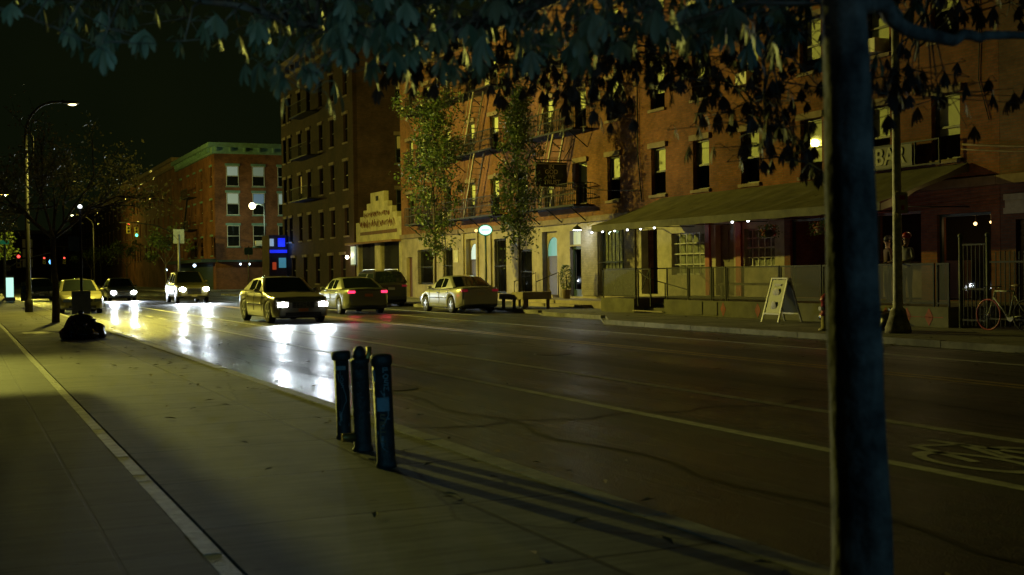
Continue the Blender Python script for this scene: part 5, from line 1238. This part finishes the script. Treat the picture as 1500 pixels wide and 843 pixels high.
def std_joints(armL, armR, legs=None, bend=0):
    L_ = [('pelvis', (0, 0, .95), (.145, .11), None), ('belly', (0, -bend * .3, 1.1), (.135, .10), 'pelvis'), ('chest', (0, -bend * .6, 1.28), (.16, .11), 'belly'), ('neckb', (0, -bend * .8, 1.42), (.06, .06), 'chest'), ('neck', (0, 0, 1.48), (.05, .05), 'neckb'),
          ('head', (0, -.005, 1.57), (.075, .085), 'neck'), ('head2', (0, .0, 1.66), (.082, .095), 'head'), ('head3', (0, 0, 1.715), (.06, .07), 'head2')]
    for s, arm in ((1, armL), (-1, armR)):
        n = 'L' if s > 0 else 'R'
        L_ += [('sh' + n, (s * .17, 0, 1.38), .055, 'chest'), ('el' + n, arm[0], .04, 'sh' + n), ('wr' + n, arm[1], .028, 'el' + n), ('pa' + n, arm[2], (.036, .018), 'wr' + n)]
        d = (V(arm[2]) - V(arm[1])).normalized()
        for q, (o_, l_) in enumerate(((-.024, .06), (-.008, .07), (.008, .068), (.024, .055))):
            L_ += [('f%s%d' % (n, q), tuple(V(arm[2]) + d * l_ * .5 + V((0, o_, 0)) + V((o_ * .3, 0, -.01))), .008, 'pa' + n), ('g%s%d' % (n, q), tuple(V(arm[2]) + d * l_ + V((0, o_ * 1.2, -.025))), .007, 'f%s%d' % (n, q))]
        L_ += [('th' + n, tuple(V(arm[1]) + d * .04 + V((-s * .03, -.02, 0))), .009, 'wr' + n)]
        lg = (legs or {}).get(n) or ((s * .1, 0, .88), (s * .11, -.02, .48), (s * .11, .02, .08), (s * .13, -.13, .04))
        L_ += [('hi' + n, lg[0], .085, 'pelvis'), ('kn' + n, lg[1], .056, 'hi' + n), ('an' + n, lg[2], .038, 'kn' + n), ('to' + n, lg[3], (.035, .028), 'an' + n)]
    return L_
# viewer-facing = -x in the world (towards the road): rotate by -90 so that -y points to -x
person('person in light shirt and red cap leaning on the fence right of the lamp post', (21.05, 22.75, .6), R(-90),
       std_joints(((.30, -.08, 1.15), (.24, -.36, 1.05), (.22, -.44, 1.04)), ((-.30, -.06, 1.14), (-.22, -.34, 1.05), (-.20, -.42, 1.04)), bend=.1), M['shirt'], M['skirt'], hat=M['red'])
person('person in dark clothes standing behind the patio fence just left of the lamp post', (21.9, 24.35, .6), R(-110),
       std_joints(((.24, .02, 1.12), (.26, -.06, .86), (.26, -.08, .78)), ((-.24, .02, 1.12), (-.2, -.22, 1.05), (-.1, -.3, 1.12))), surf('dark_maroon_jacket', (.08, .03, .03), .8), M['skirt'])
person('tiny distant person in an orange brown coat walking on the far pavement beyond the crossing', (20.8, 128.5, SW), R(10),
       std_joints(((.24, .06, 1.12), (.26, .04, .86), (.26, .03, .78)), ((-.24, -.06, 1.12), (-.26, -.12, .88), (-.26, -.15, .8)), {'L': ((.1, 0, .88), (.11, -.12, .5), (.11, -.1, .08), (.12, -.25, .05)), 'R': ((-.1, 0, .88), (-.11, .03, .48), (-.11, .25, .14), (-.12, .15, .05))}), surf('orange_brown_coat', (.30, .14, .05), .8), M['skirt'])

# ------------------------------------------------------------------ trees
def leaf_quads(mb, c, s, n_=1, droop=.3):
    a = random.uniform(0, 2 * pi); e = random.uniform(-1.2, .6); d = V((cos(a) * cos(e), sin(a) * cos(e), sin(e))); w = d.cross(V((random.uniform(-1, 1), random.uniform(-1, 1), random.uniform(-1, 1)))).normalized()
    c = V(c); mb.add([c - d * s * .5, c + w * s * .3, c + d * s * .55, c - w * s * .3], [(0, 1, 2, 3)])
def columnar(label, x, y, h0, h1, rad, trunk_r, nleaf, size, shape, mat='leafC', seed=0, extra=None):
    random.seed(seed); t = thing('street_tree', label, 'tree', (x, y, SW))
    tr = MB().tube([(0, 0, 0), (.03, .02, h0), (-.03, 0, (h0 + h1) / 2), (0, 0, h1 - .6)], [trunk_r, trunk_r * .8, trunk_r * .5, .015], 8)
    f = MB(); br_ = []
    for k in range(26):
        z = h0 + (h1 - h0) * (k / 26) ** 1.05 * .9; a = k * 2.4 + random.uniform(-.4, .4); rr = rad * shape((z - h0) / (h1 - h0)) * random.choice([.45, .7, .85, 1.0, 1.22])
        p0 = V((0, 0, z)); p1 = V((rr * .55 * cos(a), rr * .55 * sin(a), z + rr * .9)); p2 = V((rr * cos(a), rr * sin(a), z + rr * 1.7 + .3)); tr.tube([p0, p1, p2], [.028, .018, .006], 5); br_.append((p0, p1, p2))
    tr.build('trunk', M['bark2'], t)
    cl = []
    for (p0, p1, p2) in br_:
        for q in range(9): u = random.uniform(.25, 1.05); p = p0.lerp(p1, u * 2) if u < .5 else p1.lerp(p2, u * 2 - 1); cl.append((p + V([random.gauss(0, .13) for _ in range(3)]), random.uniform(.08, .24)))
    for z in [h0 + (h1 - h0) * k / 12 for k in range(13)]: rr = rad * shape((z - h0) / (h1 - h0)); a = random.uniform(0, 6.3); cl.append((V((rr * .7 * cos(a), rr * .7 * sin(a), z)), .22))
    if extra: cl += extra
    for i in range(nleaf):
        c, s = random.choice(cl); v = V([random.gauss(0, s) for _ in range(3)]); leaf_quads(f, c + v, random.uniform(.6, 1.25) * size)
    f.build('crown', M[mat], t, recalc=False)
    return t
ex = [(V((-1.3 + .22 * k, 1.0 - .15 * k, 5.9 - .5 * k)), .15) for k in range(6)]
columnar('broad leafy street tree behind the parked cars, left of the oval sign', 20.2, 52.6, 2.2, 9.6, 1.9, .07, 9500, .135, lambda t: (sin(pi * min(1, max(0, t * .92 + .1)))) ** .75 * (1 - .45 * t), seed=2, extra=ex)
columnar('slim columnar street tree between the oval sign and the black blade sign', 20.7, 44.4, 2.1, 9.2, 1.1, .06, 7500, .125, lambda t: (sin(pi * min(1, max(0, t * .9 + .12)))) ** .5 * (1 - .35 * t), seed=5)
# sparse tree on the near pavement
def spreading(label, x, y, spec, mat, seed, nleaf, size, lean=(0, 0)):
    random.seed(seed); t = thing('street_tree', label, 'tree', (x, y, SW))
    tr = MB(); tr.tube([(0, 0, 0), (.02, 0, 1.2), (-.05, 0, 2.1), (lean[0] * .3 - .02, 0, 2.8)], [.13, .10, .095, .08], 10)
    ends = []
    def grow(p, d, L_, r, lvl):
        q = p + d * L_ * .5 + V([random.gauss(0, .05) * L_ for _ in range(3)]); e = q + (d + V((0, 0, .12))).normalized() * L_ * .5
        tr.tube([p, q, e], [r, r * .8, r * .6], 6 if lvl < 2 else 4)
        if lvl >= 2: ends.append(q); ends.append(e)
        if lvl < 4:
            for _ in range(3 if lvl < 3 else 2):
                nd_ = (d + V((random.gauss(0, .55), random.gauss(0, .55), random.gauss(.0, .32)))).normalized(); grow(e if random.random() < .7 else q, nd_, L_ * random.uniform(.6, .85), r * .6, lvl + 1)
    for s in spec: grow(V((lean[0] * .3 - .02, 0, 2.7)), V(s).normalized(), 1.5, .055, 0)
    tr.build('trunk', M['bark2'], t); f = MB()
    for i in range(nleaf):
        c = random.choice(ends); leaf_quads(f, c + V([random.gauss(0, .2) for _ in range(3)]), random.uniform(.6, 1.3) * size)
    f.build('crown', M[mat], t, recalc=False); return t
spreading('sparse autumn street tree on the near pavement beside the rubbish bags', 2.84, 41.6, [(.7, -.2, .6), (-.8, .2, .7), (.1, .7, .9), (-.3, -.6, .9), (.5, .5, .7), (-.6, -.3, .5)], 'leafL', 4, 4200, .12)
spreading('dark distant tree on the near pavement beyond the crossing', 2.4, 128, [(.7, -.2, .8), (-.8, .2, .8), (.1, .7, .9), (-.3, -.6, .9)], 'leafC', 9, 1500, .3)
for i, (x, y, lab) in enumerate(((20.4, 134, 'dark distant tree before the teal cornice corner building'), (20.5, 168, 'dark distant tree before the low orange brick building'), (20.5, 215, 'dark distant tree at the far end of the far pavement'))):
    spreading(lab, x, y, [(.6, -.2, .9), (-.6, .2, .9), (.1, .7, .9)], 'leafC', 20 + i, 1100, .28)

# ---- foreground tree: trunk, limbs and hanging compound leaves
random.seed(21)
TX, TY = 2.61, 3.04
ft_ = thing('near_tree', 'mottled trunk and overhanging leafy limbs of the tree nearest the camera', 'tree', (TX, TY, SW)); FO = -V(ft_.location)
base = V((TX, TY, SW))
trk = MB(); trk.tube([base + V(p) for p in ((.015, -.01, 0), (.01, 0, .25), (0, 0, .7), (-.02, 0, 1.3), (-.035, 0, 2.0), (-.06, 0, 2.7), (-.08, .02, 3.3))], [.15, .118, .104, .094, .082, .072, .06], 28)
from mathutils import noise as NZ
trk = MB(); rings = 90; nn_ = 40; prof_t = [(0, .15, .015), (.25, .118, .01), (.7, .104, 0), (1.3, .096, -.02), (2.0, .085, -.035), (2.7, .074, -.06), (3.3, .062, -.08)]
def pint(z, k):
    for a, b in zip(prof_t[:-1], prof_t[1:]):
        if z <= b[0]: t = (z - a[0]) / (b[0] - a[0]); return a[k] + (b[k] - a[k]) * t
    return prof_t[-1][k]
vs_ = []
for i in range(rings + 1):
    z = 3.3 * i / rings; rr = pint(z, 1) * .86
    for j in range(nn_):
        a = 2 * pi * j / nn_; q = V((cos(a), sin(a), z * 1.6)); g = 1 + .07 * NZ.noise(q * 1.5) + .05 * NZ.noise(V((cos(a) * 4, sin(a) * 4, z * 2.5))) + .03 * NZ.noise(V((cos(a) * 10, sin(a) * 10, z * 9)))
        for (ka, kz) in ((R(215), 1.95), (R(250), 1.12), (R(200), 2.45)):
            d2 = ((a - ka + pi) % (2 * pi) - pi) ** 2 * .9 + ((z - kz) * 9) ** 2; g += .13 * math.exp(-d2 * 3) - .10 * math.exp(-d2 * 14)
        vs_.append((rr * g * cos(a) + pint(z, 2), rr * g * sin(a), z))
trk.add([base + V(p) for p in vs_], [(i * nn_ + j, i * nn_ + (j + 1) % nn_, (i + 1) * nn_ + (j + 1) % nn_, (i + 1) * nn_ + j) for i in range(rings) for j in range(nn_)], 0, True)
part(ft_, trk, 'trunk', M['bark'])
def world_at(px, py, z):
    """a spot in the crown given as bearing and height at distance z from the viewing spot"""
    f_ = 1767.; a = px - 750.; b = -(py - 421.5); cr_, sr_ = cos(-ROLL), sin(-ROLL); a, b = a * cr_ - b * sr_, a * sr_ + b * cr_
    fw = f_ * cos(PITCH) - b * sin(PITCH); up = f_ * sin(PITCH) + b * cos(PITCH)
    return V((fw * sin(YAW) + a * cos(YAW), fw * cos(YAW) - a * sin(YAW), up)) * (z / f_) + V((0, 0, 1.55))
limb = MB(); LF = MB(); LD = MB()
def limb_path(pts, r0_, r1_):
    n = len(pts); dense = []
    for i in range(n - 1):
        for k in range(4):
            t = k / 4; p = pts[i].lerp(pts[i + 1], t); dense.append(p + V([random.gauss(0, .008) for _ in range(3)]))
    dense.append(pts[-1]); N_ = len(dense); limb.tube(dense, [r0_ + (r1_ - r0_) * i / (N_ - 1) for i in range(N_)], 7); return dense
def leaflet(mb, p, d, up, L_, w):
    """obovate folded leaflet"""
    side = d.cross(up).normalized(); nrm = side.cross(d).normalized(); vs = []; prof_ = [(0, .04), (.25, .45), (.5, .82), (.72, 1.0), (.9, .62), (1, .05)]
    for t, ww in prof_:
        c = p + d * L_ * t - nrm * L_ * .22 * t * t; vs += [c - side * w * ww / 2 - nrm * w * .12 * ww * -1, c, c + side * w * ww / 2 + nrm * w * .12 * ww]
    mb.add(vs, [(3 * i + j, 3 * i + j + 1, 3 * i + j + 4, 3 * i + j + 3) for i in range(5) for j in range(2)], 0, True)
def palm_leaf(mb, p, s, n=5):
    narrow = mb is LD
    """drooping palmate leaf hung by its stalk"""
    a = random.uniform(0, 2 * pi); out = V((cos(a), sin(a), random.uniform(-.2, .5))).normalized(); e = p + out * s * random.uniform(.5, .9)
    mb.tube([p, p.lerp(e, .6) + V((0, 0, .02)), e], [.0022, .002, .0018], 4)
    up = V((0, 0, 1)); side = out.cross(up).normalized()
    for k in range(n):
        f_ = (k - (n - 1) / 2) / ((n - 1) / 2); d = (out * (1 - .5 * abs(f_)) * .5 + side * f_ * (.55 if narrow else .88) + V((0, 0, -.85 - random.uniform(0, .5)))).normalized()
        ln = s * (1 - .28 * abs(f_)) * random.uniform(.85, 1.1); leaflet(mb, e, d, out + V((0, 0, .4)), ln, ln * (random.uniform(.15, .21) if narrow else random.uniform(.22, .30)))
# limbs: (list of spots), radii
top = base + V((-.08, .02, 3.2))
paths = []
def P3(*a): return [world_at(*q) for q in a]
paths.append(limb_path([base + V((-.05, 0, 2.35))] + P3((1190, -170, 4.6), (1000, -90, 5.0), (800, 0, 5.3), (690, 45, 5.5), (560, 55, 5.6), (420, 30, 5.6), (250, -10, 5.6), (60, -20, 5.6)), .045, .008))
paths.append(limb_path([base + V((-.06, 0, 2.6))] + P3((1100, -200, 5.2), (850, -150, 6.2), (600, -100, 6.8), (300, -90, 7.0), (0, -80, 7.0)), .04, .01))
paths.append(limb_path([base + V((-.05, 0, 2.25))] + P3((1285, 5, 4.3), (1325, 42, 4.5), (1395, 62, 4.8), (1445, 50, 5.1), (1520, 58, 5.4), (1700, 20, 5.8)), .036, .012))
paths.append(limb_path([base + V((-.06, 0, 2.5))] + P3((1200, -60, 5.2), (1150, 20, 6.2), (1120, 90, 7.0), (1120, 190, 7.6)), .026, .006))
paths.append(limb_path([base + V((-.06, 0, 2.6))] + P3((1050, -80, 6.0), (950, 0, 7.0), (880, 70, 7.8), (800, 100, 8.4)), .028, .006))
paths.append(limb_path([base + V((-.06, 0, 2.6))] + P3((1330, -100, 5.4), (1360, -10, 6.6), (1340, 90, 7.6)), .022, .006))
cand = [p for pa in paths for p in pa[3:]]
def cluster(px, py, z, k, s, mb, spread=.16, n=5):
    c = world_at(px, py, z); near = min(cand, key=lambda q: (q - c).length)
    mid = near.lerp(c, .5) + V((0, 0, .06)); limb.tube([near, mid, c], [.008, .005, .003], 5)
    for i in range(k):
        p = c + V([random.gauss(0, spread) for _ in range(2)] + [random.gauss(0, spread * .45)]); limb.tube([c, p], [.003, .002], 4); palm_leaf(mb, p, s * random.uniform(.75, 1.15), n)
# dense band along the top of the view
for px in range(40, 1230, 27):
    d = 5.0 + 1.6 * random.random(); depth = 0 if px < 60 else 1
    for py in (-60, -25, 12, 38):
        if px < 350 and py > 5 and random.random() < .6: continue
        cluster(px + random.gauss(0, 12), py + random.gauss(0, 10) - 8, d + random.uniform(-.4, .8), 4, .11, LF)
for q in ((90, 45), (150, 62), (50, 30), (370, 52), (270, 60), (330, 30), (410, 20)): cluster(q[0], q[1], 5.2, 2, .12, LF, .09)
for q in ((395, 118), (412, 125), (430, 118), (465, 122), (460, 150), (480, 110), (505, 85), (520, 120), (545, 75), (555, 100), (590, 60), (600, 78), (620, 85), (640, 70), (655, 80), (690, 75), (575, 40), (530, 50)): cluster(q[0], q[1] - 14, 5.0, 2, .13, LF, .07)
for q in ((820, 30), (855, 35), (885, 38), (870, 55), (930, 40), (945, 60), (1000, 40), (1015, 65), (1040, 40), (1090, 45), (780, 70), (820, 80), (760, 60)): cluster(q[0], q[1] - 10, 4.4, 2, .125, LF, .07)
# clumps farther from the lamp light, shade put into their leaf colour
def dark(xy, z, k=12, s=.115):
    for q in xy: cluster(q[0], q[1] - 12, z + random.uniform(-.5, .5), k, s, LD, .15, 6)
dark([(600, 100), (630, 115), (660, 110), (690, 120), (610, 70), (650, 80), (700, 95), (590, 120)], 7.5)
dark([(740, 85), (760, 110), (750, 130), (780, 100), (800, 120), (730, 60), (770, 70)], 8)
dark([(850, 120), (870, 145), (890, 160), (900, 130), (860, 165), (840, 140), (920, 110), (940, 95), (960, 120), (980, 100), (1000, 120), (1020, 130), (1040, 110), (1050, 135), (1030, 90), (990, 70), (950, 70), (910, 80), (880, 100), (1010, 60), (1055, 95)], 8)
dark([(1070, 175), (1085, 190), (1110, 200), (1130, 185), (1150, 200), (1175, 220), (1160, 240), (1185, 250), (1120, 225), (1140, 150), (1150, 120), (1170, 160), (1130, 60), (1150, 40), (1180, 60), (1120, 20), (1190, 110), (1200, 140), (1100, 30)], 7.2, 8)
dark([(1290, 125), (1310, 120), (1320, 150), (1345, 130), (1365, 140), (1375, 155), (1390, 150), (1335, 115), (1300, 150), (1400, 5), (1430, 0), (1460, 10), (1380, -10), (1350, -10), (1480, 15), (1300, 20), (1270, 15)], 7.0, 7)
part(ft_, limb, 'limbs', M['bark'])
o = LF.build('crown', M['leafN'], ft_, recalc=False); o.location = FO
o = LD.build('shaded_crown', M['leafShade'], ft_, recalc=False); o.location = FO

# small plants by the kerb beyond the parked car
pl = thing('planter_shrub', 'low dark shrub behind the nose of the silver parked car', 'plant', (20.3, 49.2, SW))
f = MB()
for i in range(900): f_a = random.uniform(0, 6.3); rr = random.uniform(0, .6); leaf_quads(f, (rr * cos(f_a), rr * sin(f_a) * 1.6, random.uniform(.1, 1.25) * (1 - rr * .4)), .09)
f.build('foliage', M['leafC'], pl, recalc=False); MB().tube([(0, 0, 0), (0, 0, .9)], .03, 6).build('stem', M['bark2'], pl)

# ------------------------------------------------------------------ light
world = bpy.data.worlds.new('World'); S.world = world; world.use_nodes = True; nt = world.node_tree
bg_ = nt.nodes['Background']; tc = nd(nt, 'ShaderNodeTexCoord'); nz = nd(nt, 'ShaderNodeTexNoise', Scale=2.2, Detail=4.); nt.links.new(tc.outputs['Generated'], nz.inputs['Vector'])
cr = nd(nt, 'ShaderNodeValToRGB'); cr.color_ramp.elements[0].color = (.0026, .0040, .0013, 1); cr.color_ramp.elements[1].color = (.0056, .0072, .0018, 1); cr.color_ramp.elements[0].position = .35; cr.color_ramp.elements[1].position = .7
nt.links.new(nz.outputs['Fac'], cr.inputs['Fac']); nt.links.new(cr.outputs['Color'], bg_.inputs['Color']); bg_.inputs['Strength'].default_value = 1.0

sl_ = lamp_light('street_light', (4.75, 55, 8.6), 16500, LC, .2, spot=168, blend=.55); sd_ = lamp_light('street_light_down', (4.75, 55, 8.6), 2600, LC, .2, spot=118, blend=.9); sd_.rotation_euler = V((-.15, -.35, -1)).to_track_quat('-Z', 'Y').to_euler()
sl_.rotation_euler = V((1, -.25, -.36)).to_track_quat('-Z', 'Y').to_euler()
lamp_light('street_light', (4.1, 117, 8.6), 10000, LC, .2)
lamp_light('street_light', (15.6, 190, 10.4), 1200, LC, .2)
lamp_light('side_street_light', (26.4, 118.5, 7.9), 520, (.65, .95, .7), .3)

# headlights
def beam(x, y, z, power, col=(.82, .92, 1.0), ax=0):
    o = lamp_light('headlight_beam', (x, y - .12, z), power, col, .07, spot=110, blend=.9); o.rotation_euler = (R(84), 0, R(180) + R(ax)); return o
for s in (-1, 1):
    beam(9.92 + s * .66, 37.75, .72, 420); beam(12.4 + s * .66, 71.0, .92, 1500); beam(9.8 + s * .63, 82.1, .66, 1500)
    t_ = lamp_light('taillight_glow', (14.35 + s * .65, 44.4, .86), 9, (1, .03, .1), .06, spot=150); t_.rotation_euler = (R(90), 0, R(180))
lamp_light('shop_lamp_light', (W - .55, 45.1, 3.2), 26, (.85, .95, 1), .12)
lamp_light('oval_sign_light', (21.2, 48.9, 3.43), 8, (.5, 1, .7), .15)
lamp_light('wall_lantern_light', (W - .6, 78.9, 2.85), 40, (1, .8, .5), .1)
lamp_light('neon_light', (23.9, 95.6, 4.0), 30, (.1, .3, 1), .4)
lamp_light('bar_inside_light', (W + 1.2, 24.2, 2.6), 7, (1, .55, .2), .1)
lamp_light('added_patio_light', (22.0, 23.3, 2.95), 10, (1, .75, .3), .1)  # no fixture here, added to light the people on the patio
# blue shop light behind the viewing spot
def area(name, loc, target, w, h, power, col):
    d = bpy.data.lights.new(name, 'AREA'); d.shape = 'RECTANGLE'; d.size = w; d.size_y = h; d.energy = power; d.color = col
    o = bpy.data.objects.new(name, d); C.objects.link(o); o.location = loc; o.rotation_euler = (V(target) - V(loc)).to_track_quat('-Z', 'Y').to_euler(); return o
b_ = lamp_light('blue_shop_light', (-3.0, -1.0, 2.9), 420, (.12, .46, .62), .6, spot=50, blend=.9); b_.rotation_euler = (V((.9, 7.6, 0)) - b_.location).to_track_quat('-Z', 'Y').to_euler()
b_ = lamp_light('blue_window_light', (5.2, -3.4, 2.6), 150, (.20, .56, .9), .5, spot=60, blend=.8); b_.rotation_euler = (V((1.9, 3.6, 3.0)) - b_.location).to_track_quat('-Z', 'Y').to_euler()
b_ = lamp_light('teal_window_light', (-.6, -1.6, 1.9), 270, (.50, .70, .74), .4, spot=66, blend=.9); b_.rotation_euler = (V((.9, 4.6, 5.3)) - b_.location).to_track_quat('-Z', 'Y').to_euler()
# unseen building on the viewer's side, added to carry a flood lamp and awning
nbd = thing('unseen_building', 'unseen brick building on the near pavement with added flood lamp and shading awning', 'building', (-3.2, 20, SW))
m_ = MB(); m_.box(-9, -3.2, -12, 60, SW, 12); part(nbd, m_, 'wall', M['brickC'])
m_ = MB(); m_.box(-3.19, -.02, 11, 25.7, 2.62, 2.8); part(nbd, m_, 'added_shade_awning', M['awning'])  # out of view slab, placed so its shadow falls on the near pavement
m_ = MB(); m_.box(-3.19, -2.1, 40.4, 40.46, 6.5, 6.56).box(-2.35, -1.95, 40.2, 40.6, 6.42, 6.5); part(nbd, m_, 'added_lamp_bracket', M['iron'])
fl_ = lamp_light('added_flood_light', (-2.15, 40.1, 6.3), 13000, (.90, .86, .14), .22, spot=23, blend=.8); fl_.rotation_euler = (V((3.2, 7, 0)) - fl_.location).to_track_quat('-Z', 'Y').to_euler()  # added lamp, beam narrowed onto the near pavement and bollards
lamp_light('added_red_light', (22.9, 34.5, 2.8), 2.5, (1, .05, .08), .2); lamp_light('added_red_light', (22.9, 28.2, 2.8), 4, (1, .05, .12), .2)  # unseen red lights added for a red glow on the pillars

# thin night haze, a closed box round everything
if HAZE:
    hz = MB().box(-420, 420, -80, 920, -2.5, 60).build('haze', M['room']); hz['kind'] = 'stuff'; hz['label'] = 'thin damp night haze over the street'
    hm = bpy.data.materials.new('haze'); hm.use_nodes = True; hn_ = hm.node_tree; hn_.nodes.remove(hn_.nodes['Principled BSDF']); pv = hn_.nodes.new('ShaderNodeVolumePrincipled')
    pv.inputs['Color'].default_value = (.9, .95, .85, 1); pv.inputs['Density'].default_value = HAZE; pv.inputs['Anisotropy'].default_value = .6; hn_.links.new(pv.outputs[0], hn_.nodes['Material Output'].inputs['Volume'])
    hz.data.materials.clear(); hz.data.materials.append(hm)

# ------------------------------------------------------------------ render settings
S.render.engine = 'CYCLES'; S.cycles.use_denoising = True; S.cycles.max_bounces = 5; S.cycles.diffuse_bounces = 2; S.cycles.glossy_bounces = 3; S.cycles.transparent_max_bounces = 10
S.cycles.sample_clamp_indirect = 3; S.cycles.use_light_tree = True; S.cycles.caustics_reflective = False; S.cycles.caustics_refractive = False
S.view_settings.view_transform = 'Standard'; S.view_settings.look = 'None'; S.view_settings.exposure = 0; S.view_settings.gamma = 1
